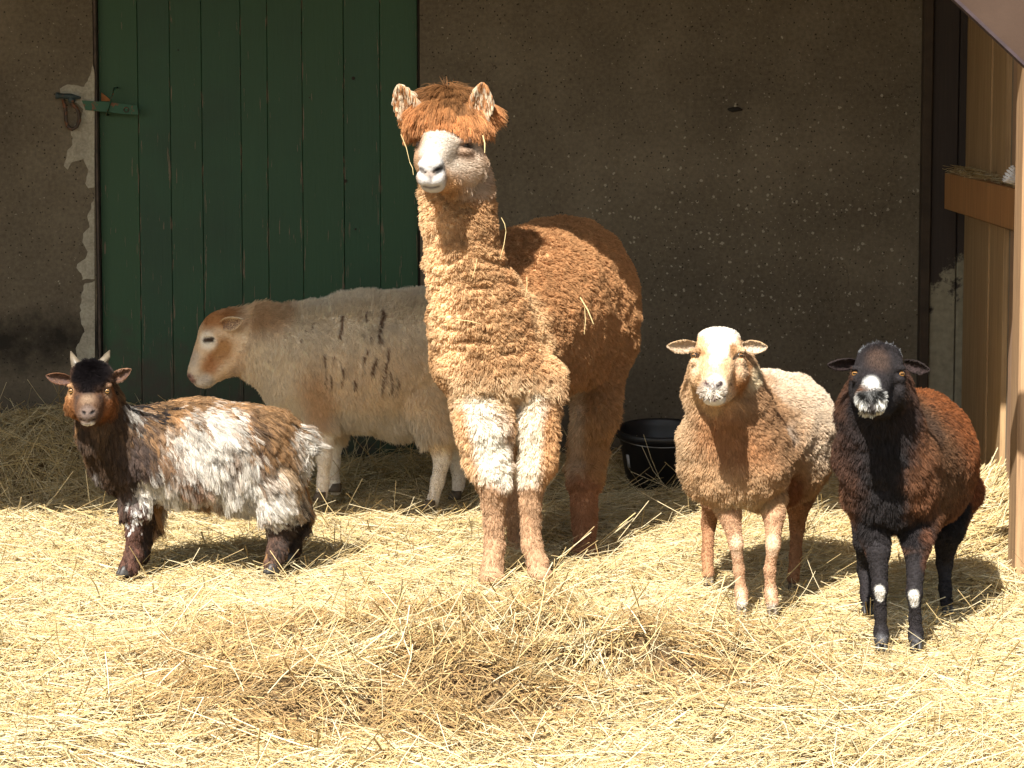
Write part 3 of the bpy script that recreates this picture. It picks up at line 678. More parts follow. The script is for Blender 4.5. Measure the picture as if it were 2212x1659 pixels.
def fur(name, src, N, parent, m, length, direc, color, lift, wid, clump_n=25, clump=.5, sag=.3, curl=0.0, weight=None, K=5, jit=.15, cjit=.12, seed=1, lj=.35, perclump=False):
    """src: (V,F,N) of one or more skins; grows combed strands as a Curves object"""
    r = np.random.default_rng(seed); N = int(N*QUAL)
    V, Fc, VN = src
    a, b, c, d = [V[Fc[:, i]] for i in range(4)]; ar = np.linalg.norm(np.cross(c-a, d-b), axis=1)/2; cen = (a+b+c+d)/4
    wt_ = ar.copy()
    if weight is not None: wt_ = wt_*weight(cen)[:, 0]
    fn = nrm(np.cross(c-a, d-b)); wt_ = wt_*np.where(fn[:, 1] > .35, .45, 1.0)
    pick = np.searchsorted(np.cumsum(wt_), r.random(N)*wt_.sum()); pick = np.minimum(pick, len(wt_)-1)
    u, v = r.random((2, N, 1)); q = Fc[pick]
    bl = lambda X: (X[q[:, 0]]*(1-u)+X[q[:, 1]]*u)*(1-v)+(X[q[:, 3]]*(1-u)+X[q[:, 2]]*u)*v
    P = bl(V); Nn = nrm(bl(VN))
    L = length(P)[:, 0]*(1+r.uniform(-lj, lj*.6, N))*(1+.45*vnoise(P*11, seed)+.3*vnoise(P*28, seed+1)); keep = L > .0015; P, Nn, L = P[keep], Nn[keep], L[keep]; N = len(P)
    Dv = direc(P); Dt = Dv-(Dv*Nn).sum(1, keepdims=True)*Nn; Dt = Dt/np.maximum(np.linalg.norm(Dt, axis=1, keepdims=True), .25)
    lf = lift(P)[:, 0:1]; D = nrm(Nn*lf+Dt*(1-lf)+r.normal(0, jit, (N, 3)))
    # clumps
    C = max(1, N//clump_n); ci = r.choice(N, C, replace=False); kd = KDTree(C)
    for i, p in enumerate(P[ci]): kd.insert(p, i)
    kd.balance(); own = np.array([kd.find(p)[1] for p in P])
    co = ci[own]
    t = np.linspace(0, 1, K)
    g = np.array([0, 0, -1.])
    pts = P[:, None]+D[:, None]*(L[:, None]*t)[..., None]+g*(sag*L[:, None]*t**2)[..., None]
    cp = P[co][:, None]+D[co][:, None]*(L[co][:, None]*t)[..., None]+g*(sag*L[co][:, None]*t**2)[..., None]
    clf = clump*(1-.3*r.random(N)); pts += (cp-pts)*(clf[:, None]*t**1.3)[..., None]
    if curl:
        ph = r.random(C)[own]*6.28+r.normal(0, .5, N); sd = nrm(np.cross(D, g+1e-3)); amp = (curl*L)[:, None]*t
        pts += sd[:, None]*(amp*np.sin(t*7+ph[:, None]))[..., None]+Nn[:, None]*(amp*.6*np.cos(t*6+ph[:, None]))[..., None]
    if perclump:
        cc = color(P[co]*.8+P*.2, own)
    else: cc = color(P, own)
    cl = (1+r.normal(0, cjit, C))[own]*(1+r.normal(0, cjit, N)); cc = np.clip(cc*cl[:, None], 0.002, .95)
    cu = bpy.data.hair_curves.new(name); cu.add_curves([K]*N)
    pos = (pts-parent_world(parent)).astype(np.float32); cu.attributes['position'].data.foreach_set('vector', pos.ravel())
    rad = (wid*.5*(1+r.normal(0, .2, N))[:, None]*(1-.75*t**2)[None]).astype(np.float32)
    ra = cu.attributes.get('radius') or cu.attributes.new('radius', 'FLOAT', 'POINT'); ra.data.foreach_set('value', rad.ravel())
    ca = cu.attributes.new('col', 'FLOAT_COLOR', 'CURVE'); c4 = np.ones((N, 4), np.float32); c4[:, :3] = cc; ca.data.foreach_set('color', c4.ravel())
    cu.materials.append(m); o = bpy.data.objects.new(name, cu); COL.objects.link(o); o.parent = parent; return o
SKIN = attr_mat('animal_skin', .75, bumpy=150); HAIR = hair_mat('animal_hair', .4, .10); WOOL = hair_mat('soft_wool', .7, .03); SILK = hair_mat('silky_hair', .3, .16)
HOOF = simple('hoof_horn', (.10, .075, .05), .55, .4, 60); HOOFD = simple('dark_hoof', (.03, .028, .026), .5, .4, 60)
def eye(parent, p, r, facing, iris, pupil=True):
    f = nrm(np.array(facing, float)); s = nrm(np.cross(f, [0, 0, 1.])); up = np.cross(s, f)
    V = []; nu, nv = 28, 22
    for i in range(nv+1):
        th = math.pi*i/nv
        for j in range(nu):
            ph = 2*math.pi*j/nu; V.append(r*(f*math.cos(th)+math.sin(th)*(s*math.cos(ph)+up*math.sin(ph))))
    V = np.array(V); Fc = [[i*nu+j, i*nu+(j+1) % nu, (i+1)*nu+(j+1) % nu, (i+1)*nu+j] for i in range(nv) for j in range(nu)]
    a = V@s/r; b = V@up/r; fr = V@f/r; d = np.hypot(a, b)
    col = np.tile(np.array([.05, .03, .02]), (len(V), 1)); col[(d < .75) & (fr > 0)] = iris; col[(d > .64) & (d < .8)] = (.015, .01, .008)
    if pupil: col[(abs(b) < .2) & (abs(a) < .46) & (fr > 0)] = (.004, .004, .004)
    return mesh_obj('eye', V+p, np.array(Fc), EYEM, parent, col=col)
EYEM = attr_mat('glossy_eye', .08); EYEM.node_tree.nodes['Principled BSDF'].inputs['Specular IOR Level'].default_value = .6
def ear(parent, b, tip, wid, front, c_out, c_in, droop=0.0, name='ear', fat=.55, mid=None):
    """leaf-shaped cupped ear from b to tip; front = direction the cup opens to"""
    b, tip = np.array(b, float), np.array(tip, float); ax = tip-b; L = np.linalg.norm(ax); ax /= L; f = np.array(front, float); f = nrm(f-(f@ax)*ax); s = np.cross(ax, f)
    nu, nv = 14, 11; G = []
    for i in range(nu):
        t = i/(nu-1); w_ = wid*(math.sin(math.pi*min(1, (t*.86+.14)**.85))**.62)*(1 if t < .98 else .15)
        w_ = wid*max(.06, (min(1, t/.35*.45+.55))*(1-max(0, (t-.45)/.55)**2.1)**.75)
        for j in range(nv):
            q = -1+2*j/(nv-1); G.append(b+ax*L*t+s*w_*q+f*(w_*fat*(q*q)-.3*w_*fat-droop*t*t))
    G = np.array(G); th = .0035; Gb = G-f*th
    V = np.concatenate([G, Gb]); n = nu*nv; Fc = []
    for i in range(nu-1):
        for j in range(nv-1):
            a = i*nv+j; Fc.append([a, a+1, a+nv+1, a+nv]); Fc.append([a+n, a+nv+n, a+nv+1+n, a+1+n])
    for i in range(nu-1):
        for a in (i*nv, i*nv+nv-1):
            q = [a, a+nv, a+nv+n, a+n]; Fc.append(q if a == i*nv else q[::-1])
    for j in range(nv-1):
        a = (nu-1)*nv+j; Fc.append([a, a+1, a+1+n, a+n]); a = j; Fc.append([a, a+n, a+1+n, a+1])
    col = np.concatenate([np.tile(np.array(c_in, float), (n, 1)), np.tile(np.array(c_out, float), (n, 1))])
    jj = np.tile(np.arange(nv), nu); ed = (np.abs(jj-(nv-1)/2) > nv/2-1.2); col[:n][ed] = c_out
    Fa = np.array(Fc); o = mesh_obj(name, V, Fa, SKIN, parent, col=col)
    return (V, Fa, vnormals(V, Fa)), o, n
def merge(*srcs):
    V = []; Fc = []; N = []; o = 0
    for v, f, n in srcs: V.append(v); Fc.append(f+o); N.append(n); o += len(v)
    return np.concatenate(V), np.concatenate(Fc), np.concatenate(N)
def hoof(parent, px, py, y, r, m, fwd=(0, -1, 0), h=2.0, split=True):
    """two-toed hoof standing on the ground at (px,py)"""
    c = W(px, py, y); s = y/F; R = r*s; f = nrm(np.array(fwd, float)); sd = np.array([f[1], -f[0], 0]); parts = []
    for sg in (-1, 1):
        rings = []; V = []; Fc = []; n = 12
        for (zz, sc_, off) in ((0, 1.0, .28), (.25, .98, .22), (.6, .88, .05), (1.0, .72, -.1)):
            for kk in range(n):
                a = 2*math.pi*kk/n; V.append(c+f*(R*sc_*1.15*math.cos(a)+R*off)+sd*(sg*R*.50+R*.50*sc_*math.sin(a))+np.array([0, 0, zz*R*h*.75]))
        for i in range(3):
            for kk in range(n): Fc.append([i*n+kk, i*n+(kk+1) % n, (i+1)*n+(kk+1) % n, (i+1)*n+kk])
        Fc.append([kk for kk in range(n)][::-1]); Fc.append([3*n+kk for kk in range(n)]); parts.append((V, Fc))
    V, Fc = join(parts); return mesh_obj('hoof', V, Fc, m, parent)
def L_(v): return lambda P: np.full((len(P), 1), v)
def horn(parent, pts, rad, m, name='horn'):
    V, Fc = tube(pts, rad, 12); return mesh_obj(name, V, Fc, m, parent)
def finish(B, prnt, disp=None, colf=None, sm=2):
    V, Fc = B.build(); V = smooth(V, Fc, sm, .45); N = vnormals(V, Fc)
    if disp is not None: V = V+N*disp(V, N)[:, None]; N = vnormals(V, Fc)
    o = mesh_obj('body', V, Fc, SKIN, prnt, col=colf(V, None))
    print('  body verts', len(V), round(time.time()-T0, 1)); return V, Fc, N
# ================================================================== ALPACA
def alpaca():
    root = thing('alpaca', W(1110, 1240, 8.5), 'tall ginger-brown woolly alpaca with pale muzzle, standing in the centre', 'alpaca')
    root.location.z = 0
    B = Body(.008)
    # trunk
    B.c(1065, 745, 8.60, 126, 1148, 650, 8.88, 148, k=.05)
    B.c(1148, 650, 8.88, 148, 1212, 632, 9.16, 162, k=.06)
    B.c(1165, 725, 8.9, 126, 1230, 705, 9.14, 142, k=.06)
    B.e(1252, 755, 9.16, 108, 90, 105, k=.05)
    B.e(1058, 788, 8.55, 122, 108, 64, k=.05)
    # neck
    B.chain([(985, 385, 8.44, 68), (990, 470, 8.44, 63), (1000, 560, 8.45, 70), (1032, 670, 8.5, 97), (1058, 765, 8.55, 113)], k=.04)
    # legs
    B.chain([(1045, 810, 8.5, 60), (1043, 920, 8.45, 54), (1058, 1000, 8.44, 45), (1066, 1045, 8.44, 32), (1066, 1082, 8.45, 23), (1068, 1180, 8.46, 20), (1064, 1225, 8.45, 24)], k=.02)
    B.e(1062, 1246, 8.42, 27, 36, 16, k=.01)
    B.chain([(1160, 810, 8.52, 52), (1163, 920, 8.48, 39), (1160, 1000, 8.48, 33), (1148, 1042, 8.48, 27), (1144, 1085, 8.49, 22), (1148, 1175, 8.49, 20), (1162, 1218, 8.48, 23)], k=.02)
    B.e(1166, 1240, 8.46, 26, 36, 15, k=.01)
    B.chain([(1295, 800, 9.10, 56), (1285, 890, 9.08, 42), (1270, 965, 9.13, 33), (1262, 1040, 9.10, 32), (1262, 1090, 9.09, 24), (1263, 1176, 9.06, 21)], k=.02)
    B.e(1262, 1195, 8.98, 30, 38, 15, k=.01)
    B.chain([(1150, 800, 9.15, 60), (1135, 900, 9.12, 48), (1125, 1000, 9.18, 34), (1122, 1100, 9.15, 26), (1122, 1170, 9.14, 24)], k=.02)
    B.e(1122, 1180, 9.1, 28, 36, 14, k=.01)
    # head
    B.e(978, 285, 8.40, 70, 78, 62, k=.03)
    B.e(970, 248, 8.42, 72, 68, 46, k=.03)
    B.c(962, 296, 8.34, 47, 938, 340, 8.23, 33, k=.03)
    B.e(930, 355, 8.175, 28, 24, 17, k=.010)                   # nose pad
    B.e(919, 384, 8.165, 21, 20, 20, k=.006); B.e(942, 384, 8.165, 22, 20, 20, k=.006)   # split upper lip
    B.e(933, 401, 8.19, 24, 24, 15, k=.006)                    # lower lip
    B.c(940, 380, 8.22, 34, 985, 375, 8.33, 46, k=.02)
    B.e(1008, 350, 8.34, 44, 42, 42, k=.02); B.e(922, 345, 8.31, 28, 40, 38, k=.02)
    B.e(1001, 302, 8.285, 24, 13, 9, k=.010); B.e(1001, 326, 8.285, 22, 12, 8, k=.010)                   # brow ridge
    B.e(917, 371, 8.148, 9, 10, 3.2, k=.003, sub=True, roll=30); B.e(942, 370, 8.148, 12, 12, 4.0, k=.003, sub=True, roll=-28)
    B.e(931, 388, 8.138, 1.6, 7, 11, k=.003, sub=True)
    B.c(916, 404, 8.150, 2.2, 946, 404, 8.150, 2.2, k=.003, sub=True)
    white = (.50, .49, .48); cream = (.72, .57, .38); tan = (.47, .285, .145); rust = (.47, .215, .085); lt = (.62, .40, .22); legc = (.48, .31, .19); dk = (.03, .02, .015); grey = (.34, .33, .33)
    def col(P, own):
        nz = .30*fbm(P*14, 3, 41)+.15*fbm(P*40, 2, 46)
        c = field(P, tan, [
            (1150, 520, 1330, 640, 9.0, 200, (.47, .255, .12), .5, .3),
            (960, 470, 1050, 760, 8.4, 85, (.50, .31, .16), .6, 1.0),
            (935, 450, 960, 780, 8.4, 42, (.76, .54, .32), .6, .8), (1095, 430, 1200, 780, 8.5, 34, (.70, .48, .27), .6, .8),
            (1000, 850, 1180, 850, 8.4, 38, (.72, .54, .34), .6, .8),
            (1030, 900, 1085, 1040, 8.36, 46, (.88, .82, .72), .4, .5), (1150, 880, 1135, 1040, 8.42, 32, (.84, .75, .62), .4, .5),
            (985, 900, 1010, 1040, 8.4, 26, (.70, .48, .28), .5, .6), (1200, 880, 1195, 1040, 8.42, 26, (.60, .36, .18), .5, .6),
            (1240, 850, 1240, 1040, 9.02, 24, (.68, .54, .40), .5, .5),
            (1060, 1075, 1060, 1240, 8.45, 42, legc, .25, .4), (1150, 1075, 1160, 1240, 8.48, 42, legc, .25, .4), (1260, 1075, 1262, 1200, 9.0, 52, (.40, .21, .12), .3, .4), (1122, 1060, 1122, 1180, 9.14, 50, legc, .3, .4),
            (965, 205, 975, 262, 8.38, 105, rust, .25, .4),
            (1000, 340, 1022, 380, 8.36, 48, (.56, .44, .34), .4, .6), (915, 350, 915, 390, 8.33, 34, (.52, .36, .23), .4, .6),
            (945, 300, 985, 330, 8.28, 48, (.50, .42, .34), .4, .5), (950, 296, 938, 335, 8.26, 34, (.54, .48, .41), .4, .5), (1000, 330, 1012, 335, 8.29, 16, (.34, .24, .17), .8, .5), (912, 300, 906, 345, 8.30, 13, (.36, .24, .16), .6, .6)], nz)
        c = field(P, 0, [])*0+c
        c2 = field(P, [0, 0, 0, 0], [
            (929, 358, 932, 388, 8.17, 33, (*white, 1), .2, .8), (933, 402, 934, 402, 8.18, 28, (*white, 1), .15, .8),
            (984, 318, 1020, 314, 8.29, 8, (.03, .018, .012, 1), .5, .5), (1000, 300, 1015, 300, 8.29, 12, (.34, .20, .14, .8), .5, .5), (903, 312, 905, 318, 8.3, 8, (.08, .05, .03, 1), .5, .5), (1000, 331, 1015, 333, 8.27, 12, (.30, .20, .14, .6), .6, .5),
            (909, 366, 921, 376, 8.155, 6, (.08, .07, .065, 1), .5, .4), (931, 378, 953, 364, 8.155, 7.5, (.02, .018, .018, 1), .5, .4), (924, 376, 932, 376, 8.155, 7, (.22, .20, .19, .8), .7, .4),
            (931, 377, 931, 396, 8.15, 2.6, (.16, .14, .14, .9), .6, .3), (914, 404, 931, 407, 8.15, 3, (.08, .07, .07, 1), .5, .3), (931, 407, 949, 404, 8.15, 3, (.08, .07, .07, 1), .5, .3)])
        return c*(1-c2[:, 3:])+c2[:, :3]*c2[:, 3:]
    def disp(P, N):
        # wool folds on neck and chest, clumps elsewhere, none on face and shins
        wool = field(P, 1, [(975, 330, 935, 380, 8.3, 72, 0, .25, .4), (1005, 325, 1005, 375, 8.32, 52, 0, .3, .4), (1065, 1080, 1065, 1250, 8.45, 50, .1, .2, .4), (1150, 1080, 1160, 1250, 8.48, 50, .1, .2, .4), (1260, 1090, 1262, 1200, 9.0, 55, .1, .2, .4)])[:, 0]
        nk = field(P, 0, [(1000, 500, 1040, 780, 8.35, 135, 1, .4, .7)])[:, 0]
        Q = P+.035*np.stack([vnoise(P*9, 1), vnoise(P*9, 2), vnoise(P*9, 3)], -1)
        rid = 1-np.abs(vnoise(Q*np.array([13, 13, 46]), 4))*2; rid2 = 1-np.abs(vnoise(Q*np.array([30, 30, 90]), 14))*2
        clp = vnoise(P*24, 5)+.6*vnoise(P*52, 6)
        return wool*(nk*(.0095*rid+.005*rid2)+(1-nk)*.0075*clp+.005*clp*nk+.006*vnoise(P*8, 8))
    src = finish(B, root, disp, col, 1)
    e1, o1, n1 = ear(root, W(896, 258, 8.38), W(860, 182, 8.36), 25*8.4/F, (-.25, -1, 0), (.40, .19, .075), (.16, .12, .09))
    e2, o2, n2 = ear(root, W(1034, 256, 8.35), W(1042, 178, 8.34), 24*8.4/F, (.15, -1, 0), (.40, .19, .075), (.15, .12, .09))
    eye(root, W(1003, 314, 8.300), .013, (.35, -1, 0), (.03, .02, .015)); eye(root, W(908, 315, 8.325), .015, (-.6, -.8, 0), (.03, .02, .015))
    TOE = simple('alpaca_toe', (.20, .12, .075), .7, .4, 60)
    for q in ((1060, 1254, 8.43), (1166, 1249, 8.46), (1263, 1196, 9.02)): hoof(root, *q, 22, TOE, h=1.1)
    length = lambda P: field(P, .015, [(1000, 500, 1040, 780, 8.4, 150, .010, .3, .6), (985, 420, 985, 440, 8.4, 95, .019, .3, .6), (1040, 835, 1180, 850, 8.45, 55, .034, .4, .5),
        (1040, 900, 1080, 1050, 8.44, 75, .018, .3, .5), (1160, 900, 1155, 1045, 8.48, 60, .018, .3, .5), (1284, 860, 1260, 1080, 9.03, 80, .024, .3, .4),
        (1065, 1085, 1065, 1260, 8.45, 50, .011, .4, .4), (1150, 1085, 1160, 1260, 8.48, 50, .011, .4, .4), (1262, 1110, 1262, 1210, 9.05, 60, .012, .2, .4),
        (970, 180, 975, 255, 8.4, 100, .0, .12, .4), (1000, 330, 930, 380, 8.25, 62, .007, .2, .5), (930, 350, 934, 400, 8.17, 36, .002, .2, .8)])
    lift = lambda P: field(P, .55, [(1000, 330, 930, 380, 8.25, 66, .2, .2, .5), (1065, 1075, 1065, 1260, 8.45, 55, .2, .2, .4), (1150, 1075, 1160, 1260, 8.48, 50, .2, .2, .4), (1010, 500, 1050, 780, 8.4, 150, .8, .2, .5), (1250, 600, 1300, 760, 9.0, 170, .7, .3, .3)])
    direc = lambda P: field(P, (.2, .1, -.9), [(930, 370, 1010, 330, 8.25, 60, (.8, .8, .1), .3, .5)])
    fm = lambda P: field(P, 0, [(965, 325, 930, 370, 8.27, 60, 1, .15, .5), (1008, 315, 1008, 372, 8.31, 38, 1, .25, .5), (932, 352, 934, 400, 8.18, 34, 1, .15, .8)])
    fur('fleece', src, 230000, root, WOOL, length, direc, col, lift, .0020, 14, .5, .25, .10, jit=.20, cjit=.10, seed=3, weight=lambda P: 1-fm(P))
    fur('face_hair', src, 16000, root, HAIR, lambda P: field(P, .007, [(930, 350, 934, 400, 8.17, 34, .0025, .2, .8), (1000, 370, 1030, 380, 8.34, 30, .013, .4, .6)]), direc, col, L_(.12), .0014, 12, .15, .1, jit=.15, cjit=.08, seed=4,
        weight=lambda P: fm(P)*field(P, 1, [(908, 368, 952, 366, 8.15, 12, 0, .2, .5), (930, 380, 934, 405, 8.15, 12, .1, .3, .5), (984, 315, 1022, 313, 8.28, 7, 0, .3, .5)]))
    # topknot : long fringe falling all round from the crown
    def tdir(P):
        c = W(968, 205, 8.44); d = P-c; d[:, 2] = d[:, 2]*.25-.03; d = nrm(d); return d+np.array([0, -.35, -.35])
    tcol = lambda P, own: np.tile(np.array(rust), (len(P), 1))*(1+.35*fbm(P*18, 2, 3))[:, None]*field(P, 1, [(960, 190, 985, 205, 8.4, 34, .38, .6, .5)])+np.array([.06, .03, .01])
    z288 = W(970, 292, 8.35)[2]
    tl = lambda P: field(P, 0, [(962, 236, 968, 246, 8.41, 76, 1, .12, .75)])*np.clip((P[:, 2:]-z288)*1.25+np.where(np.abs(P[:, :1]-W(970, 240, 8.4)[0]) > .085, .016, .006), .010, .066)
    fur('topknot', src, 42000, root, SILK, tl, tdir, tcol, L_(.30), .0017, 22, .6, .40, .03, jit=.09, cjit=.17, seed=5, K=7, weight=lambda P: field(P, 0, [(962, 236, 968, 246, 8.41, 76, 1, .12, .75)]))
    # ear tufts
    fur('ear_hair', merge(e1, e2), 7000, root, SILK, L_(.017), lambda P: np.tile(np.array([0, -.2, -1.]), (len(P), 1)), lambda P, own: np.where((hsh((own), own*0, own*0, 3) < .45)[:, None], np.array([.62, .50, .36]), np.array([.42, .20, .08])), L_(.25), .0018, 20, .6, .5, .06, jit=.14, seed=6)
alpaca(); print('alpaca', time.time()-T0)
# ================================================================== SHEEP seen from the front
def tan_sheep():
    root = thing('sheep', W(1640, 1330, 7.95), 'tan sheep with white blaze and cream flank facing the viewer, left of the black one', 'sheep', 'sheep facing the viewer'); root.location.z = 0
    B = Body(.0055)
    B.c(1592, 965, 7.98, 100, 1668, 935, 8.25, 128, k=.05)
    B.c(1668, 935, 8.25, 128, 1682, 930, 8.5, 120, k=.05)
    B.e(1590, 1010, 7.95, 112, 90, 78, k=.05)
    B.e(1660, 1010, 8.25, 120, 120, 88, k=.05)
    B.chain([(1560, 790, 7.86, 60), (1566, 850, 7.90, 78), (1580, 930, 7.95, 100)], k=.04)
    for pts in (
        [(1560, 1040, 7.98, 42), (1577, 1110, 7.93, 22), (1590, 1175, 7.92, 13.5), (1596, 1230, 7.94, 10.5), (1601, 1280, 7.95, 11.5), (1602, 1300, 7.93, 13)],
        [(1655, 1040, 8.0, 42), (1672, 1110, 7.94, 22), (1670, 1178, 7.92, 13.5), (1663, 1230, 7.94, 10.5), (1665, 1280, 7.95, 11.5), (1668, 1302, 7.93, 13)],
        [(1570, 1010, 8.5, 55), (1542, 1075, 8.48, 26), (1531, 1130, 8.55, 14), (1528, 1200, 8.52, 11), (1530, 1240, 8.48, 13)],
        [(1735, 1010, 8.45, 60), (1725, 1080, 8.42, 28), (1722, 1140, 8.48, 14), (1718, 1200, 8.44, 11), (1714, 1250, 8.38, 13)]):
        B.chain(pts, k=.015)
    # head
    B.e(1553, 752, 7.77, 50, 62, 40, k=.02)
    B.e(1553, 725, 7.80, 42, 42, 16, k=.02)
    B.c(1552, 775, 7.73, 40, 1545, 825, 7.64, 29, k=.02)
    B.e(1542, 842, 7.615, 31, 26, 25, k=.012)
    B.e(1543, 864, 7.635, 25, 26, 13, k=.008)
    B.e(1508, 803, 7.76, 20, 50, 36, k=.02); B.e(1592, 803, 7.76, 22, 50, 38, k=.02)
    B.c(1545, 850, 7.68, 30, 1556, 815, 7.82, 56, k=.02)
    B.e(1500, 757, 7.715, 13, 10, 6, k=.012); B.e(1599, 757, 7.715, 14, 10, 6, k=.012)       # brows
    B.e(1501, 780, 7.71, 12, 9, 6, k=.012); B.e(1598, 780, 7.71, 12, 9, 6, k=.012)
    B.e(1529, 834, 7.585, 5.5, 9, 2.8, k=.003, sub=True, roll=38); B.e(1553, 834, 7.585, 7, 9, 3.0, k=.003, sub=True, roll=-38)
    B.e(1541, 850, 7.583, 1.5, 7, 8, k=.003, sub=True)
    B.c(1519, 857, 7.603, 1.8, 1541, 864, 7.597, 1.8, k=.003, sub=True); B.c(1541, 864, 7.597, 1.8, 1567, 856, 7.603, 1.8, k=.003, sub=True)
    base = (.50, .325, .185); brown = (.36, .205, .105); cream = (.72, .61, .48); wh = (.80, .75, .66); ging = (.61, .42, .25); leg = (.36, .17, .08)
    def col(P, own):
        nz = .35*fbm(P*13, 3, 51)+.2*fbm(P*45, 2, 56)
        c = field(P, base, [
            (1610, 860, 1640, 960, 7.95, 75, brown, .7, .5), (1560, 930, 1610, 1010, 7.85, 55, (.38, .19, .085), .6, .6),
            (1470, 880, 1475, 1010, 7.95, 40, (.56, .40, .25), .6, .5), (1530, 1040, 1620, 1050, 7.88, 50, (.52, .34, .19), .6, .6),
            (1600, 1080, 1640, 1110, 7.95, 40, (.60, .45, .27), .5, .5),
            (1690, 790, 1770, 860, 8.35, 75, cream, .3, .35), (1700, 870, 1760, 960, 8.3, 60, (.60, .48, .35), .4, .35), (1720, 1000, 1780, 1020, 8.4, 60, (.46, .28, .14), .5, .35),
            (1680, 930, 1650, 1010, 8.05, 28, (.52, .44, .36), .5, .5), (1800, 830, 1830, 930, 8.6, 34, (.40, .18, .07), .5, .3),
            (1700, 1040, 1720, 1080, 8.1, 34, (.28, .12, .06), .5, .5),
            (1585, 1120, 1602, 1330, 7.94, 30, (.50, .31, .19), .3, .4), (1672, 1120, 1668, 1330, 7.94, 30, (.50, .31, .19), .3, .4),
            (1591, 1165, 1592, 1190, 7.9, 13, (.64, .46, .32), .7, .5), (1670, 1165, 1669, 1190, 7.9, 13, (.64, .46, .32), .4, .5),
            (1600, 1280, 1600, 1284, 7.9, 12, (.66, .55, .42), .5, .5), (1666, 1280, 1666, 1284, 7.9, 12, (.66, .55, .42), .5, .5),
            (1602, 1318, 1602, 1318, 7.92, 20, (.70, .64, .56), .3, .5), (1668, 1320, 1668, 1320, 7.92, 20, (.70, .64, .56), .3, .5),
            (1540, 1090, 1530, 1260, 8.5, 34, (.36, .19, .10), .3, .3), (1724, 1090, 1714, 1270, 8.44, 34, (.33, .17, .09), .3, .3)], nz)
        nh = nz*1.1
        h = field(P, [0, 0, 0, 0], [
            (1553, 745, 1550, 830, 7.72, 64, (*ging, 1), .15, .6), (1580, 800, 1600, 830, 7.78, 40, (.42, .20, .08, 1), .4, .6), (1595, 850, 1625, 810, 7.84, 22, (.62, .50, .33, 1), .4, .6),
            (1500, 840, 1540, 880, 7.8, 22, (.55, .36, .18, .8), .4, .6),
            (1500, 790, 1498, 800, 7.7, 12, (.66, .50, .34, .8), .5, .6), (1601, 790, 1604, 802, 7.7, 13, (.62, .46, .32, .5), .7, .6),
            (1555, 700, 1553, 745, 7.75, 33, (*wh, 1), .25, .6), (1520, 716, 1590, 716, 7.78, 14, (*wh, 1), .4, .6), (1551, 755, 1548, 775, 7.7, 20, (*wh, 1), .35, .6), (1545, 780, 1543, 820, 7.66, 12, (.78, .68, .5, 1), .5, .6),
            (1512, 755, 1516, 762, 7.7, 9, (.32, .17, .07, .8), .6, .6), (1584, 752, 1582, 764, 7.7, 9, (.32, .17, .07, .8), .6, .6),
            (1542, 840, 1543, 858, 7.61, 31, (.70, .65, .58, 1), .35, .8)], nh)
        c = c*(1-h[:, 3:])+h[:, :3]*h[:, 3:]
        d = field(P, [0, 0, 0, 0], [
            (1541, 826, 1541, 838, 7.6, 8, (.42, .38, .36, .9), .5, .4), (1525, 830, 1533, 837, 7.6, 4.5, (.10, .05, .05, 1), .6, .4), (1548, 838, 1557, 829, 7.6, 5.5, (.03, .015, .015, 1), .5, .4),
            (1541, 845, 1541, 862, 7.59, 2, (.16, .09, .09, 1), .6, .4), (1517, 856, 1541, 864, 7.6, 2.6, (.10, .07, .07, 1), .6, .4), (1541, 864, 1569, 855, 7.6, 2.6, (.10, .07, .07, 1), .6, .4),
            (1494, 769, 1508, 771, 7.7, 5, (.05, .03, .02, 1), .6, .5), (1590, 771, 1604, 766, 7.7, 5, (.05, .03, .02, 1), .6, .5), (1589, 772, 1584, 777, 7.69, 3, (.06, .04, .03, 1), .5, .5)])
        return c*(1-d[:, 3:])+d[:, :3]*d[:, 3:]
    disp = lambda P, N: field(P, 1, [(1553, 720, 1545, 860, 7.7, 72, 0, .2, .4), (1590, 1110, 1602, 1330, 7.94, 36, .0, .2, .3), (1670, 1110, 1668, 1330, 7.94, 36, .0, .2, .3), (1535, 1080, 1530, 1260, 8.5, 40, 0, .2, .3), (1724, 1090, 1714, 1270, 8.44, 40, 0, .2, .3)])[:, 0]*(.008*vnoise(P*14, 61)+.005*vnoise(P*32, 62)+.008*vnoise(P*6, 63))
    src = finish(B, root, disp, col, 1)
    s = 7.75/F
    e1 = ear(root, W(1504, 747, 7.80), W(1441, 748, 7.76), 15*s, (-.1, -1, -.15), (.50, .33, .17), (.42, .37, .31), name='ear')[0]
    e2 = ear(root, W(1604, 747, 7.80), W(1658, 750, 7.76), 15*s, (.1, -1, -.15), (.50, .33, .17), (.46, .42, .36), name='ear')[0]
    am = (.20, .10, .035)
    eye(root, W(1501, 768, 7.717), .0125, (-.5, -1, .02), am); eye(root, W(1597, 768, 7.717), .0125, (.5, -1, .02), am)
    for a in ((1602, 1327, 7.93), (1668, 1329, 7.93)): hoof(root, *a, 13, HOOF)
    for a in ((1531, 1264, 8.46), (1713, 1278, 8.36)): hoof(root, *a, 12, HOOF)
    length = lambda P: field(P, .015, [(1553, 700, 1548, 870, 7.72, 66, .007, .2, .6), (1555, 705, 1555, 712, 7.8, 40, .012, .4, .6), (1500, 960, 1470, 1040, 7.98, 60, .023, .4, .5), (1600, 1070, 1640, 1090, 7.98, 50, .022, .4, .5), (1570, 1105, 1690, 1110, 7.95, 20, .009, .5, .5),
        (1582, 1120, 1602, 1330, 7.94, 38, .0035, .6, .4), (1672, 1120, 1668, 1330, 7.94, 38, .0035, .6, .4), (1540, 1095, 1530, 1260, 8.5, 38, .0035, .6, .3), (1724, 1100, 1714, 1270, 8.44, 38, .0035, .6, .3)])
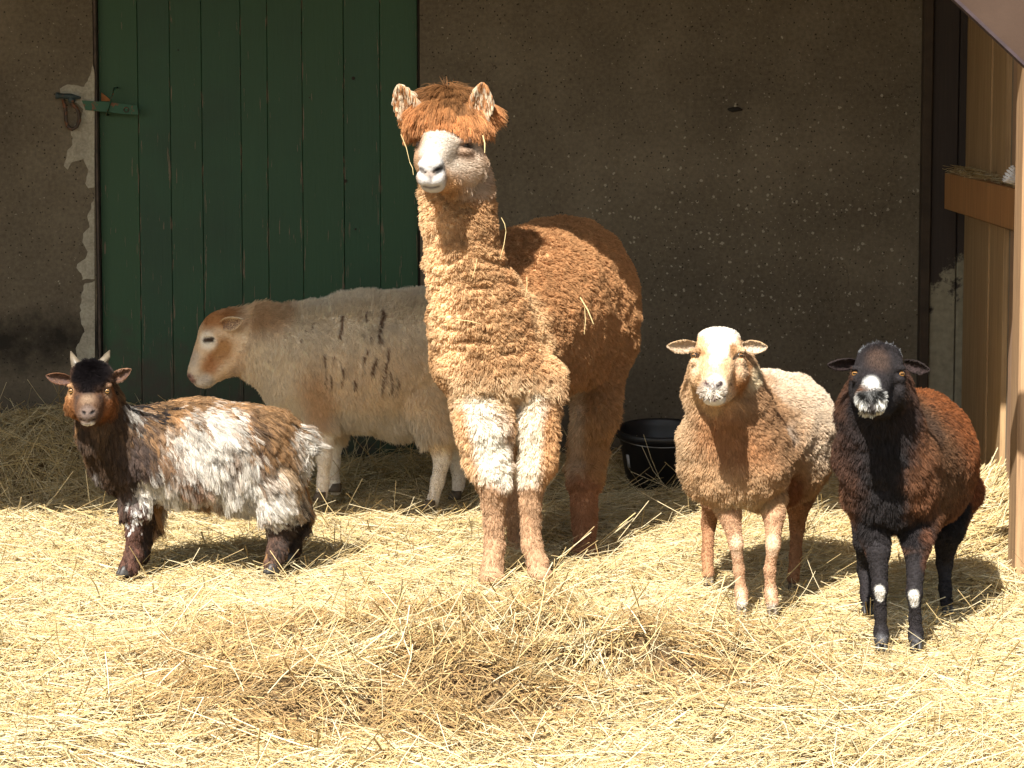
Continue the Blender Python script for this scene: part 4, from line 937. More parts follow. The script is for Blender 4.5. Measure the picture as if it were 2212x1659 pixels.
    lift = lambda P: field(P, .42, [(1553, 700, 1548, 870, 7.72, 66, .2, .2, .6), (1730, 820, 1780, 900, 8.4, 110, .6, .3, .3)])
    direc = lambda P: field(P, (.15, .45, -.8), [(1545, 850, 1553, 760, 7.7, 60, (0, .6, .7), .3, .6), (1480, 850, 1470, 1050, 8, 60, (-.6, .4, -.5), .4, .6), (1620, 820, 1660, 900, 7.9, 60, (.5, .5, -.6), .5, .5)])
    def fcol(P, own): return col(P, own)
    hmk = lambda P: field(P, 0, [(1553, 735, 1545, 850, 7.7, 60, 1, .12, .7)])
    fur('fleece', merge(src, e1, e2), 190000, root, HAIR, lambda P: np.where(field(P, 0, [(1432, 748, 1490, 748, 7.78, 24, 1, .1, .3), (1616, 748, 1668, 748, 7.78, 24, 1, .1, .3)]) > .5, .0035, length(P)), direc,
        lambda P, own: np.where(field(P, 0, [(1435, 748, 1488, 748, 7.77, 22, 1, .1, .3), (1618, 748, 1662, 748, 7.77, 22, 1, .1, .3)]) > .5, np.array([.48, .36, .24]), col(P, own)), lift, .0017, 15, .42, .2, .05, jit=.17, cjit=.10, seed=11, weight=lambda P: 1-hmk(P))
    fur('face_hair', src, 16000, root, HAIR, lambda P: field(P, .006, [(1541, 835, 1543, 868, 7.6, 34, .0022, .3, .6), (1555, 700, 1555, 708, 7.8, 40, .010, .4, .6)]), direc, col, L_(.15), .0013, 10, .1, .1, jit=.16, cjit=.17, seed=21,
        weight=lambda P: hmk(P)*field(P, 1, [(1541, 830, 1541, 850, 7.6, 16, .08, .2, .6), (1516, 857, 1570, 857, 7.6, 6, .1, .3, .6), (1491, 769, 1508, 771, 7.7, 5, 0, .3, .5), (1589, 770, 1604, 768, 7.7, 5, 0, .3, .5)]))
tan_sheep(); print('tan sheep', time.time()-T0)
def black_sheep():
    root = thing('sheep', W(1950, 1400, 7.5), 'black-faced sheep with white muzzle and reddish-brown back, rightmost animal', 'sheep', 'sheep facing the viewer'); root.location.z = 0
    B = Body(.0055)
    B.c(1918, 1010, 7.52, 103, 1968, 985, 7.85, 132, k=.05)
    B.c(1968, 985, 7.85, 132, 1975, 975, 8.12, 128, k=.05)
    B.e(1925, 1075, 7.55, 98, 100, 68, k=.05); B.e(1965, 1060, 7.85, 118, 120, 80, k=.05)
    B.chain([(1900, 830, 7.46, 60), (1897, 890, 7.46, 78), (1908, 970, 7.5, 98)], k=.04)
    for pts in (
        [(1885, 1120, 7.52, 42), (1896, 1190, 7.47, 24), (1901, 1270, 7.45, 15), (1902, 1325, 7.47, 11.5), (1903, 1365, 7.47, 13), (1903, 1380, 7.45, 15)],
        [(1985, 1120, 7.55, 45), (1980, 1190, 7.48, 24), (1975, 1280, 7.45, 15.5), (1977, 1335, 7.47, 11.5), (1978, 1365, 7.47, 13), (1978, 1380, 7.45, 15)],
        [(1890, 1090, 8.05, 60), (1875, 1170, 8.0, 28), (1868, 1230, 8.06, 15), (1872, 1280, 8.0, 12), (1873, 1305, 7.98, 13)],
        [(2055, 1070, 8.05, 60), (2046, 1150, 7.98, 30), (2040, 1215, 8.04, 16), (2042, 1270, 8.0, 12), (2045, 1305, 7.97, 13)]):
        B.chain(pts, k=.015)
    B.e(1899, 790, 7.34, 52, 62, 40, k=.02); B.e(1900, 763, 7.37, 44, 44, 16, k=.02)
    B.c(1893, 810, 7.30, 42, 1884, 850, 7.21, 30, k=.02)
    B.e(1882, 864, 7.185, 32, 26, 25, k=.012); B.e(1884, 885, 7.205, 27, 26, 13, k=.008)
    B.e(1853, 838, 7.33, 18, 50, 36, k=.02); B.e(1938, 840, 7.33, 22, 52, 38, k=.02)
    B.c(1888, 872, 7.25, 32, 1900, 848, 7.38, 58, k=.02)
    B.e(1849, 795, 7.285, 13, 10, 6, k=.012); B.e(1943, 795, 7.285, 14, 10, 6, k=.012)
    B.e(1849, 818, 7.275, 13, 10, 7, k=.01); B.e(1943, 819, 7.275, 13, 10, 7, k=.01)
    B.e(1868, 855, 7.155, 6, 9, 3.4, k=.003, sub=True, roll=38); B.e(1892, 855, 7.155, 8, 9, 3.6, k=.003, sub=True, roll=-38)
    B.c(1857, 879, 7.170, 1.9, 1882, 884, 7.165, 1.9, k=.003, sub=True); B.c(1882, 884, 7.165, 1.9, 1910, 878, 7.170, 1.9, k=.003, sub=True)
    blk = (.020, .017, .019); dbr = (.060, .032, .022); rst = (.185, .062, .020); br = (.14, .06, .028); wh = (.70, .70, .68)
    def col(P, own):
        nz = .35*fbm(P*13, 3, 71)+.25*fbm(P*45, 2, 76)
        c = field(P, br, [
            (2010, 830, 2110, 940, 8.0, 95, rst, .4, .3), (2100, 940, 2110, 1040, 8.1, 60, (.15, .05, .02), .5, .3),
            (1830, 950, 1845, 1060, 7.5, 62, (.085, .042, .028), .6, .5), (1815, 1060, 1830, 1110, 7.6, 38, (.16, .075, .04), .5, .5),
            (1960, 900, 2040, 1050, 7.65, 62, (.12, .062, .032), .6, .5), (1975, 880, 2000, 930, 7.6, 34, (.07, .04, .026), .6, .5),
            (1900, 860, 1900, 940, 7.42, 84, (.032, .022, .022), .4, .5),
            (1905, 940, 1915, 1150, 7.42, 46, blk, .4, .5), (1880, 1140, 1990, 1150, 7.46, 42, blk, .5, .5), (1850, 1180, 1860, 1240, 7.55, 20, (.12, .05, .03), .5, .5),
            (1898, 1190, 1903, 1400, 7.46, 30, blk, .3, .4), (1978, 1220, 1978, 1400, 7.46, 30, blk, .3, .4), (1995, 1150, 1990, 1250, 7.5, 16, (.13, .055, .03), .5, .5),
            (1872, 1150, 1873, 1330, 8.0, 36, blk, .3, .3), (2048, 1100, 2045, 1330, 8.0, 45, blk, .3, .3)], nz)
        k = field(P, [0, 0, 0, 0], [
            (1901, 1274, 1902, 1292, 7.43, 12.5, (.66, .64, .60, 1), .3, .6), (1974, 1285, 1976, 1304, 7.43, 12.5, (.66, .64, .60, 1), .3, .6),
            (1903, 1381, 1904, 1384, 7.45, 13, (.30, .30, .32, .6), .6, .6), (1978, 1381, 1979, 1384, 7.45, 13, (.30, .30, .32, .6), .6, .6), (1876, 1318, 1886, 1318, 7.98, 8, (.6, .58, .55, .9), .4, .6)], nz*.6)
        c = c*(1-k[:, 3:])+k[:, :3]*k[:, 3:]
        h = field(P, [0, 0, 0, 0], [
            (1899, 780, 1890, 870, 7.3, 66, (*blk, 1), .15, .6), (1896, 775, 1896, 790, 7.28, 24, (.055, .034, .026, 1), .6, .6),
            (1862, 760, 1895, 750, 7.36, 6, (.28, .30, .32, 1), .9, .6), (1915, 750, 1946, 764, 7.36, 6, (.38, .40, .42, 1), .7, .6), (1900, 742, 1902, 748, 7.4, 9, (.55, .56, .56, 1), .7, .6),
            (1882, 828, 1882, 850, 7.2, 16, (*wh, 1), .5, .7), (1866, 866, 1872, 872, 7.18, 19, (*wh, 1), .3, .7), (1896, 868, 1902, 870, 7.18, 20, (*wh, 1), .3, .7), (1862, 886, 1904, 886, 7.19, 15, (.52, .50, .43, 1), .3, .7),
            (1880, 866, 1883, 876, 7.165, 9, (.07, .06, .06, 1), .5, .6), (1866, 854, 1895, 854, 7.165, 11, (.10, .10, .10, 1), .5, .6)], nz*.4)
        c = c*(1-h[:, 3:])+h[:, :3]*h[:, 3:]
        d = field(P, [0, 0, 0, 0], [(1863, 852, 1872, 859, 7.165, 5.5, (.006, .006, .006, 1), .5, .4), (1888, 859, 1898, 851, 7.165, 7, (.006, .006, .006, 1), .5, .4),
            (1855, 878, 1882, 884, 7.17, 2.6, (.02, .02, .02, 1), .6, .4), (1882, 884, 1912, 877, 7.17, 2.6, (.02, .02, .02, 1), .6, .4)])
        return c*(1-d[:, 3:])+d[:, :3]*d[:, 3:]
    disp = lambda P, N: field(P, 1, [(1899, 760, 1885, 885, 7.3, 72, 0, .2, .4), (1899, 1190, 1903, 1400, 7.46, 38, 0, .2, .3), (1979, 1200, 1978, 1400, 7.46, 38, 0, .2, .3), (1872, 1180, 1873, 1330, 8, 38, 0, .2, .3), (2045, 1170, 2045, 1330, 8.0, 40, 0, .2, .3)])[:, 0]*(.008*vnoise(P*14, 81)+.006*vnoise(P*30, 82)+.008*vnoise(P*6, 83))
    src = finish(B, root, disp, col, 1)
    s = 7.35/F
    e1 = ear(root, W(1852, 784, 7.37), W(1788, 788, 7.33), 15*s, (-.1, -1, -.35), (.022, .015, .015), (.03, .018, .018))[0]
    e2 = ear(root, W(1953, 784, 7.37), W(2008, 800, 7.33), 15*s, (.1, -1, -.3), (.022, .015, .015), (.03, .018, .018))[0]
    eye(root, W(1849, 806, 7.292), .0125, (-.45, -1, .0), (.42, .20, .05)); eye(root, W(1944, 807, 7.292), .0125, (.45, -1, 0), (.42, .20, .05))
    for a in ((1903, 1404, 7.45), (1978, 1404, 7.45)): hoof(root, *a, 14, HOOFD)
    for a in ((1873, 1326, 7.96), (2046, 1328, 7.95)): hoof(root, *a, 13, HOOFD)
    length = lambda P: field(P, .014, [(1899, 750, 1886, 880, 7.32, 66, .007, .2, .6), (1900, 745, 1900, 750, 7.38, 36, .016, .4, .6), (1905, 900, 1915, 1100, 7.45, 80, .024, .4, .6), (1900, 1130, 1980, 1130, 7.5, 50, .022, .4, .6),
        (1896, 1200, 1903, 1400, 7.46, 38, .0035, .6, .4), (1980, 1210, 1978, 1400, 7.46, 38, .0035, .6, .4), (1872, 1190, 1873, 1330, 8.0, 38, .0035, .6, .3), (2045, 1180, 2045, 1330, 8.0, 40, .0035, .6, .3)])
    lift = lambda P: field(P, .38, [(1899, 750, 1886, 880, 7.32, 66, .2, .2, .6)])
    direc = lambda P: field(P, (.1, .4, -.9), [(1886, 870, 1899, 790, 7.3, 60, (0, .6, .7), .3, .6)])
    earf = lambda P: field(P, 0, [(1780, 788, 1836, 786, 7.34, 22, 1, .1, .3), (1968, 790, 2012, 800, 7.34, 22, 1, .1, .3)]) > .5
    hmk = lambda P: field(P, 0, [(1899, 770, 1888, 870, 7.28, 62, 1, .12, .7)])
    fur('fleece', merge(src, e1, e2), 190000, root, HAIR, lambda P: np.where(earf(P), .004, length(P)), direc,
        lambda P, own: np.where(earf(P), np.array([.025, .017, .016]), col(P, own)), lift, .0017, 15, .42, .2, .05, jit=.17, cjit=.2, seed=12, weight=lambda P: 1-hmk(P))
    fur('face_hair', src, 16000, root, HAIR, lambda P: field(P, .006, [(1882, 858, 1884, 888, 7.17, 36, .0028, .3, .6), (1895, 745, 1905, 748, 7.38, 36, .022, .4, .6)]), direc, col, L_(.15), .0013, 10, .1, .1, jit=.14, cjit=.2, seed=22,
        weight=lambda P: hmk(P)*field(P, 1, [(1880, 853, 1883, 868, 7.17, 17, .06, .2, .6), (1855, 880, 1912, 880, 7.17, 5, .1, .3, .6), (1841, 806, 1856, 807, 7.28, 6, 0, .3, .5), (1936, 807, 1952, 807, 7.28, 6, 0, .3, .5)]))
black_sheep(); print('black sheep', time.time()-T0)
# ================================================================== PALE SHEEP in the shade, side on
def pale_sheep():
    root = thing('sheep', W(800, 1090, 9.95), 'cream sheep with ginger head standing side-on in the shade by the green door', 'sheep'); root.location.z = 0
    B = Body(.008)
    B.c(680, 775, 9.95, 118, 800, 775, 9.96, 128, k=.05); B.c(800, 775, 9.96, 128, 905, 770, 9.98, 130, k=.05)
    B.c(720, 850, 9.95, 72, 880, 865, 9.98, 72, k=.05); B.e(930, 775, 10.0, 85, 110, 125, k=.05)
    B.chain([(500, 720, 9.86, 50), (560, 740, 9.9, 75), (640, 780, 9.93, 105)], k=.04)
    B.e(478, 717, 9.85, 44, 36, 46, k=.02); B.c(462, 730, 9.84, 35, 426, 798, 9.82, 20, k=.02)
    B.e(422, 810, 9.82, 17, 18, 16, k=.01); B.e(438, 826, 9.82, 20, 18, 11, k=.008); B.c(445, 815, 9.83, 20, 492, 778, 9.85, 34, k=.02)
    B.e(452, 720, 9.79, 12, 10, 6, k=.01)
    B.e(407, 813, 9.79, 4, 6, 3, k=.003, sub=True); B.c(414, 829, 9.77, 1.6, 442, 818, 9.775, 1.6, k=.003, sub=True)
    for pts in (
        [(690, 860, 9.88, 50), (696, 925, 9.86, 27), (700, 990, 9.85, 13.5), (698, 1040, 9.86, 11), (695, 1070, 9.85, 12)],
        [(725, 860, 10.05, 48), (722, 950, 10.06, 22), (722, 1000, 10.05, 12), (720, 1040, 10.06, 11), (725, 1056, 10.05, 12)],
        [(920, 860, 9.88, 62), (948, 940, 9.87, 34), (956, 990, 9.88, 17), (945, 1040, 9.87, 12.5), (934, 1085, 9.86, 12)],
        [(960, 850, 10.08, 62), (985, 950, 10.08, 30), (992, 1000, 10.1, 15), (990, 1050, 10.08, 12), (986, 1068, 10.07, 12)]):
        B.chain(pts, k=.018)
    cream = (.84, .73, .57); ging = (.72, .53, .34); wh = (.88, .81, .72)
    def col(P, own):
        nz = .3*fbm(P*10, 3, 91)+.15*fbm(P*35, 2, 92)
        c = field(P, (.84, .70, .52), [
            (640, 690, 900, 670, 9.95, 80, (.86, .77, .63), .6, .3), (590, 740, 620, 900, 9.9, 60, (.86, .76, .61), .6, .4), (680, 830, 690, 890, 9.8, 30, (.70, .50, .31), .9, .5),
            (760, 910, 900, 930, 9.9, 40, (.74, .66, .54), .6, .3),
            (500, 670, 590, 670, 9.9, 48, ging, .5, .4), (700, 960, 695, 1090, 9.86, 34, wh, .3, .5), (722, 980, 722, 1090, 10.05, 34, wh, .3, .5), (950, 1010, 930, 1110, 9.87, 36, wh, .4, .5), (990, 1000, 986, 1090, 10.08, 36, wh, .4, .5),
            (475, 720, 470, 770, 9.85, 55, (.72, .55, .38), .3, .4), (455, 690, 485, 690, 9.85, 22, (.42, .20, .08), .5, .4), (462, 775, 452, 790, 9.82, 18, (.44, .22, .10), .5, .5), (485, 745, 480, 760, 9.82, 22, (.46, .26, .12), .5, .5),
            (448, 735, 450, 738, 9.78, 17, wh, .4, .5), (425, 770, 420, 800, 9.83, 14, (.58, .50, .42), .5, .5), (430, 825, 440, 828, 9.82, 22, (.58, .50, .42), .4, .5), (408, 815, 412, 822, 9.8, 9, (.36, .22, .19), .5, .5)], nz)
        d = field(P, [0, 0, 0, 0], [(405, 813, 409, 814, 9.79, 3.5, (.03, .02, .02, 1), .5, .4), (413, 830, 443, 818, 9.78, 2.4, (.08, .05, .05, 1), .5, .4), (442, 736, 456, 734, 9.78, 6, (.06, .04, .03, 1), .5, .4)])
        # partings in the fleece: dark splits running down the flank
        sp = np.zeros(len(P)); P = P+np.stack([.010*vnoise(P*22, 96), 0*nz, .006*vnoise(P*15, 97)], -1)
        for (a, b, cx, cy, r) in ((825, 680, 818, 735, 3.6), (742, 690, 731, 730, 2.8), (793, 680, 791, 700, 2), (722, 770, 718, 800, 2.2), (716, 810, 720, 840, 2), (768, 790, 770, 830, 2.2), (784, 770, 780, 795, 2.6), (812, 755, 806, 805, 3.2), (826, 735, 822, 770, 2.4), (840, 750, 820, 850, 2.4), (800, 730, 793, 760, 2.4), (700, 765, 706, 830, 1.8), (737, 780, 742, 830, 1.6), (655, 715, 650, 740, 1.6), (845, 800, 838, 845, 1.6), (672, 700, 668, 720, 1.4), (855, 815, 850, 850, 1.6)):
            sp = np.maximum(sp, field(P, 0, [(a, b, cx, cy, 9.75, r*1.05, 1, .6, .03)])[:, 0])
        c = c*(1-sp[:, None]*np.array([.72, .80, .84])*sstep(-.6, 0, vnoise(P*30, 95))[:, None])
        return c*(1-d[:, 3:])+d[:, :3]*d[:, 3:]
    disp = lambda P, N: field(P, 1, [(470, 690, 430, 830, 9.83, 70, 0, .2, .4), (700, 950, 695, 1090, 9.86, 40, 0, .2, .4), (950, 990, 930, 1110, 9.87, 40, 0, .2, .4)])[:, 0]*(.006*vnoise(P*12, 93)+.010*vnoise(P*5, 94))
    src = finish(B, root, disp, col, 1)
    e1 = ear(root, W(480, 702, 9.78), W(524, 690, 9.70), 16*9.8/F, (-.25, -1, -.25), (.80, .68, .52), (.26, .17, .12), fat=.9)[0]
    eye(root, W(449, 735, 9.80), .013, (-.4, -1, 0), (.16, .08, .04))
    for a in ((692, 1080, 9.84), (726, 1062, 10.04), (928, 1098, 9.84), (985, 1078, 10.06)): hoof(root, *a, 12, HOOF, fwd=(-1, -.2, 0))
    length = lambda P: field(P, .019, [(520, 655, 900, 620, 9.95, 50, .030, .5, .4), (480, 700, 425, 825, 9.83, 62, .006, .2, .4), (520, 660, 590, 650, 9.9, 40, .042, .4, .4), (760, 920, 900, 930, 9.95, 40, .028, .4, .4),
        (700, 955, 695, 1090, 9.86, 34, .006, .25, .4), (722, 980, 722, 1090, 10.05, 30, .006, .25, .4), (950, 985, 930, 1110, 9.87, 40, .006, .25, .4), (990, 980, 986, 1090, 10.08, 36, .006, .25, .4)])
    fur('fleece', merge(src, e1), 120000, root, HAIR, lambda P: np.where(field(P, 0, [(486, 702, 528, 690, 9.73, 21, 1, .1, .6)]) > .5, .004, length(P)), lambda P: field(P, (.5, 0, -.8), [(480, 700, 425, 825, 9.83, 62, (.7, 0, .5), .2, .4)]), col,
        lambda P: field(P, .45, [(480, 700, 425, 825, 9.83, 62, .2, .2, .4), (650, 640, 900, 640, 9.95, 60, .8, .2, .4)]), .0020, 12, .3, .2, .05, cjit=.06, seed=13)
pale_sheep(); print('pale sheep', time.time()-T0)
# ================================================================== GOAT
def goat():
    root = thing('goat', W(430, 1240, 8.58), 'small shaggy brown and white goat with short horns, leftmost animal', 'goat'); root.location.z = 0
    B = Body(.0055)
    B.c(300, 955, 8.56, 84, 430, 960, 8.60, 90, k=.05); B.c(430, 960, 8.60, 90, 545, 965, 8.64, 92, k=.05)
    B.c(320, 1010, 8.56, 68, 520, 1025, 8.62, 66, k=.05); B.e(585, 985, 8.66, 60, 62, 88, k=.04)
    B.chain([(210, 865, 8.44, 50), (232, 925, 8.48, 60), (275, 985, 8.54, 78)], k=.035)
    B.chain([(610, 925, 8.66, 24), (640, 940, 8.66, 18), (655, 958, 8.66, 10)], k=.02)
    for pts in (
        [(295, 1040, 8.52, 45), (293, 1100, 8.5, 28), (290, 1150, 8.5, 18), (288, 1195, 8.51, 17), (278, 1222, 8.50, 19)],
        [(330, 1040, 8.66, 42), (318, 1110, 8.66, 24), (312, 1160, 8.67, 16), (306, 1195, 8.66, 16)],
        [(580, 1030, 8.6, 55), (600, 1100, 8.6, 36), (606, 1150, 8.62, 23), (600, 1190, 8.60, 20), (592, 1218, 8.58, 20)],
        [(600, 1030, 8.72, 52), (632, 1100, 8.74, 30), (638, 1140, 8.76, 20), (632, 1180, 8.75, 17), (628, 1200, 8.73, 17)]):
        B.chain(pts, k=.018)
    B.e(196, 838, 8.36, 45, 52, 42, k=.02); B.e(197, 808, 8.38, 33, 36, 22, k=.02)
    B.c(194, 860, 8.31, 34, 191, 893, 8.24, 23, k=.02); B.e(190, 893, 8.225, 22, 18, 17, k=.01); B.e(190, 911, 8.235, 17, 16, 9, k=.008)
    B.c(192, 895, 8.28, 24, 200, 870, 8.38, 46, k=.02); B.e(159, 872, 8.35, 16, 34, 28, k=.02); B.e(229, 872, 8.35, 18, 34, 28, k=.02)
    B.e(154, 833, 8.315, 11, 8, 5, k=.01); B.e(231, 832, 8.315, 11, 8, 5, k=.01)
    B.e(182, 891, 8.205, 4.5, 7, 2.2, k=.003, sub=True, roll=25); B.e(199, 891, 8.205, 5, 7, 2.4, k=.003, sub=True, roll=-25)
    B.c(176, 906, 8.218, 1.5, 204, 906, 8.218, 1.5, k=.003, sub=True)
    dbr = (.060, .034, .020); ging = (.22, .09, .03); blk = (.014, .011, .013); wh = (.68, .64, .58); gold = (.34, .19, .085); gry = (.12, .085, .065)
    def col(P, own):
        Q = P@np.array([[.87, 0, .5], [0, 1, 0], [-.5, 0, .87]]); nz = .30*fbm(P*12, 3, 101)+.5*vnoise(Q*np.array([34, 34, 8]), 102)
        c = field(P, gold, [
            (300, 870, 600, 870, 8.6, 42, (.30, .175, .085), .6, .3), (560, 880, 620, 980, 8.6, 50, (.26, .15, .07), .5, .3),
            (330, 900, 400, 960, 8.5, 40, (.30, .17, .08), .5, .4),
            (225, 900, 265, 1060, 8.5, 78, dbr, .35, .5), (300, 960, 300, 1100, 8.5, 38, (.075, .05, .042), .5, .4),
            (285, 860, 345, 875, 8.52, 20, blk, .5, .4), (270, 885, 300, 900, 8.48, 12, (.45, .42, .38), .6, .4),
            (400, 945, 490, 935, 8.5, 34, wh, .6, .4), (470, 950, 500, 1060, 8.5, 60, wh, .35, .4), (430, 1000, 350, 1060, 8.5, 44, wh, .4, .4), (410, 930, 450, 1000, 8.5, 34, wh, .6, .4),
            (380, 1000, 420, 1030, 8.48, 22, (.26, .15, .09), .6, .4), (490, 960, 505, 1020, 8.5, 14, (.20, .12, .07), .8, .4), (400, 1095, 450, 1110, 8.56, 16, (.16, .09, .06), .7, .4),
            (560, 1030, 610, 1120, 8.56, 58, wh, .35, .4), (560, 985, 570, 1040, 8.54, 14, (.22, .13, .07), .8, .4), (530, 880, 560, 930, 8.52, 16, (.10, .06, .04), .8, .4), (600, 990, 640, 1060, 8.6, 20, (.50, .36, .22), .7, .4),
            (640, 950, 675, 970, 8.66, 34, wh, .3, .5),
            (291, 1120, 285, 1240, 8.5, 34, (.09, .042, .030), .25, .4), (315, 1120, 306, 1200, 8.66, 30, (.05, .03, .025), .25, .3), (600, 1160, 592, 1240, 8.6, 34, (.10, .055, .038), .25, .4), (636, 1110, 628, 1210, 8.74, 34, (.04, .025, .02), .25, .3),
            (285, 1112, 283, 1122, 8.47, 10, (.62, .60, .58), .5, .5), (190, 1015, 198, 1030, 8.46, 12, (.55, .52, .50), .5, .5)], nz)
        h = field(P, [0, 0, 0, 0], [
            (196, 830, 196, 880, 8.33, 60, (.10, .05, .028, 1), .2, .6), (156, 850, 162, 900, 8.34, 18, (.26, .11, .035, 1), .5, .6), (240, 850, 236, 900, 8.34, 20, (.20, .075, .025, 1), .5, .6), (152, 838, 152, 850, 8.32, 12, (.34, .20, .10, 1), .5, .6), (233, 838, 233, 852, 8.32, 11, (.26, .16, .10, 1), .5, .6),
            (192, 868, 191, 880, 8.26, 17, (.22, .15, .10, 1), .5, .6), (172, 860, 172, 885, 8.28, 7, (.05, .035, .03, 1), .6, .6), (212, 860, 212, 885, 8.28, 7, (.05, .035, .03, 1), .6, .6),
            (197, 785, 196, 818, 8.34, 35, (*blk, 1), .3, .6), (194, 840, 194, 850, 8.3, 16, (*blk, 1), .5, .6),
            (190, 893, 190, 898, 8.22, 19, (.13, .095, .08, 1), .35, .8), (184, 914, 197, 914, 8.23, 8, (.70, .68, .64, 1), .4, .8)], nz*.3)
        c = c*(1-h[:, 3:])+h[:, :3]*h[:, 3:]
        d = field(P, [0, 0, 0, 0], [(180, 890, 184, 893, 8.21, 3.2, (.012, .01, .01, 1), .5, .4), (197, 893, 201, 890, 8.21, 3.2, (.012, .01, .01, 1), .5, .4), (176, 906, 204, 906, 8.22, 2, (.03, .02, .02, 1), .5, .4)])
        return c*(1-d[:, 3:])+d[:, :3]*d[:, 3:]
    disp = lambda P, N: field(P, 1, [(196, 800, 191, 905, 8.3, 62, 0, .2, .4)])[:, 0]*(.006*vnoise(P*14, 103)+.006*vnoise(P*6, 104))
    src = finish(B, root, disp, col, 1)
    s = 8.4/F
    e1 = ear(root, W(156, 822, 8.40), W(99, 812, 8.37), 13*s, (-.1, -1, -.1), (.20, .09, .045), (.10, .06, .05))[0]
    e2 = ear(root, W(238, 820, 8.40), W(283, 798, 8.37), 13*s, (.2, -1, -.1), (.26, .14, .08), (.09, .055, .045))[0]
    eye(root, W(155, 845, 8.312), .0102, (-.3, -1, .05), (.30, .16, .05)); eye(root, W(231, 845, 8.312), .0102, (.3, -1, .05), (.30, .16, .05))
    hm = simple('horn_keratin', (.125, .10, .07), .5, .35, 50)
    horn(root, [W(172, 800, 8.41), W(165, 788, 8.41), W(158, 773, 8.42), W(153, 759, 8.44)], [.020, .017, .010, .002], hm)
    horn(root, [W(214, 798, 8.41), W(222, 785, 8.41), W(231, 770, 8.42), W(237, 757, 8.44)], [.021, .018, .011, .002], hm)
    for a in ((272, 1243, 8.49), (303, 1212, 8.65), (590, 1238, 8.57), (625, 1216, 8.72)): hoof(root, *a, 15, HOOFD, fwd=(-1, -.5, 0))
    length = lambda P: field(P, .064, [(300, 870, 560, 860, 8.6, 40, .044, .4, .3), (225, 900, 260, 1040, 8.5, 80, .028, .4, .5), (560, 1030, 610, 1080, 8.6, 60, .050, .3, .4), (585, 1120, 625, 1125, 8.6, 34, .030, .4, .4), (285, 1070, 320, 1080, 8.55, 34, .022, .4, .4), (635, 940, 670, 965, 8.66, 30, .065, .3, .8),
        (196, 800, 192, 900, 8.32, 58, .008, .2, .6), (197, 790, 196, 815, 8.36, 36, .030, .3, .6), (240, 870, 225, 920, 8.42, 26, .030, .4, .5),
        (291, 1125, 285, 1240, 8.5, 34, .014, .2, .4), (315, 1125, 306, 1200, 8.66, 30, .014, .2, .3), (602, 1165, 592, 1240, 8.6, 34, .014, .2, .4), (636, 1150, 628, 1210, 8.74, 34, .014, .2, .3)])
    def direc(P):
        return field(P, (.35, 0, -.9), [(300, 860, 560, 860, 8.6, 45, (.9, -.3, -.35), .5, .4), (560, 870, 620, 900, 8.62, 45, (.8, -.2, -.6), .5, .4), (600, 1000, 640, 1100, 8.6, 60, (.75, 0, -.65), .4, .4), (630, 935, 665, 960, 8.66, 34, (1, 0, -.30), .3, .8), (196, 870, 196, 830, 8.3, 50, (0, .5, .8), .3, .6), (197, 790, 196, 815, 8.34, 38, (0, -.6, -.7), .3, .6), (230, 900, 250, 1000, 8.46, 60, (.1, 0, -1), .4, .6)])
    lift = lambda P: field(P, .16, [(197, 795, 197, 805, 8.36, 40, .5, .3, .6), (640, 945, 670, 965, 8.66, 30, .2, .3, .6)])
    er = lambda P: field(P, 0, [(95, 812, 143, 820, 8.38, 20, 1, .1, .3), (254, 815, 285, 798, 8.38, 18, 1, .1, .3)]) > .5
    hmk = lambda P: field(P, 0, [(196, 830, 191, 895, 8.3, 52, 1, .12, .6)])
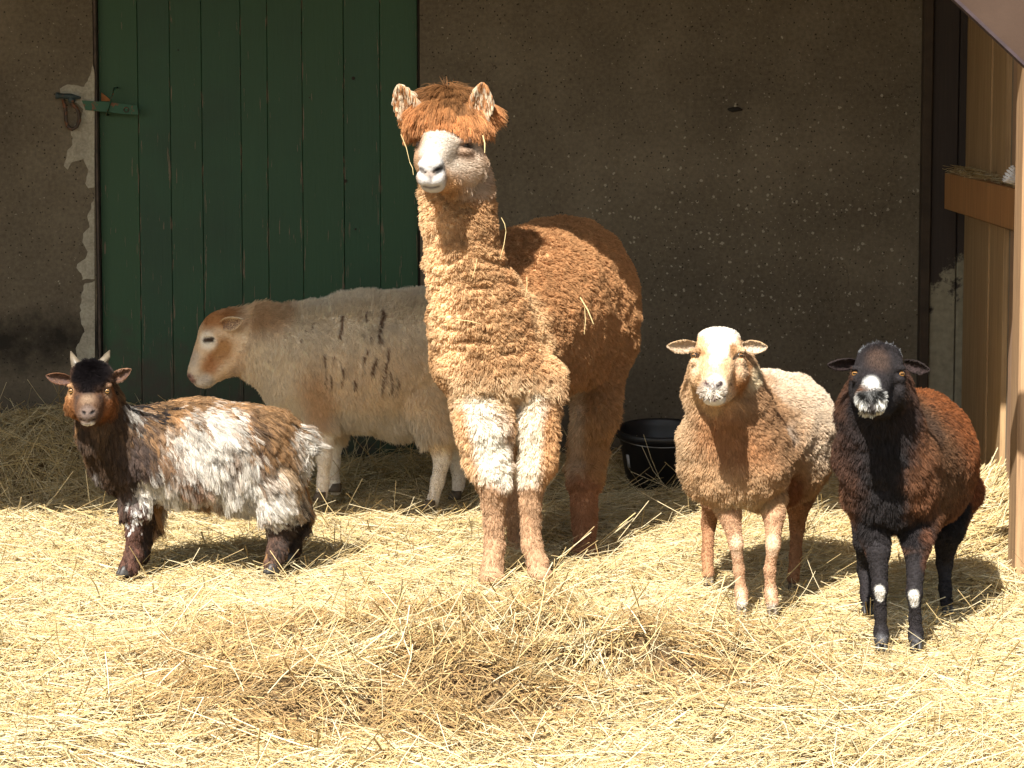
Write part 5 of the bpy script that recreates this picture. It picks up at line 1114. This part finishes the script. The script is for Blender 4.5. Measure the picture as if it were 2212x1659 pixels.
    fur('coat', merge(src, e1, e2), 150000, root, SILK, lambda P: np.where(er(P), .004, length(P)), direc, lambda P, own: np.where(er(P), np.array([.15, .08, .05]), col(P+.040*np.stack([1.1*(hsh(own, own, own*0, 1)-.5), own*0., 1.6*(hsh(own, own, own*0, 2)-.5)], -1)*np.where(P[:, :1] > W(262, 900, 8.5)[0], 1, .15), own)), lift, .0016, 24, .70, .22, .12, jit=.10, cjit=.24, seed=14, K=7, perclump=True, weight=lambda P: 1-hmk(P))
    fur('face_hair', src, 14000, root, HAIR, lambda P: field(P, .005, [(197, 792, 196, 815, 8.34, 38, .020, .25, .6), (190, 900, 190, 912, 8.23, 18, .003, .3, .6), (236, 870, 225, 900, 8.4, 22, .014, .5, .5), (160, 880, 165, 900, 8.34, 14, .012, .5, .5)]), direc, col, lambda P: field(P, .15, [(197, 785, 196, 808, 8.34, 36, .45, .3, .6)]), .0014, 14, .25, .1, .04, jit=.16, cjit=.12, seed=24,
        weight=lambda P: hmk(P)*field(P, 1, [(197, 790, 196, 815, 8.34, 38, 2.2, .2, .6), (190, 895, 190, 905, 8.22, 14, .2, .2, .6), (153, 845, 157, 845, 8.30, 7, 0, .3, .5), (229, 845, 233, 845, 8.30, 7, 0, .3, .5)]))
goat(); print('goat', time.time()-T0)
# stray stems caught in the wool
def wisps():
    S = [(1083, 470, 1093, 500, 8.3), (1093, 500, 1080, 560, 8.3), (1138, 598, 1135, 640, 8.38), (1253, 642, 1282, 700, 8.58), (1263, 665, 1262, 722, 8.58), (985, 690, 1040, 700, 8.27), (1043, 292, 1047, 330, 8.22), (866, 290, 885, 350, 8.26), (885, 350, 893, 378, 8.26), (1030, 560, 1020, 600, 8.28)]
    for i, (a, b, c, d, y) in enumerate(S):
        p, q = W(a, b, y), W(c, d, y); m_ = (p+q)/2+np.array([.003, -.004, .002]); r = .0022 if i in (3, 6) else .0011
        V, Fc = tube([p, m_, q], [r*.8, r, r*.6], 6); o = mesh_obj('straw_stem', V-np.array(p), np.array([f for f in Fc if len(f) == 4]), STRAW, None, col=np.tile(np.array([.80, .66, .34]), (len(V), 1)), loc=None)
        o.location = Vector([float(v) for v in p]); tag(o, 'thin pale straw stem caught in the fur of the alpaca', 'straw', 'straw stems caught in the alpaca wool')
wisps()
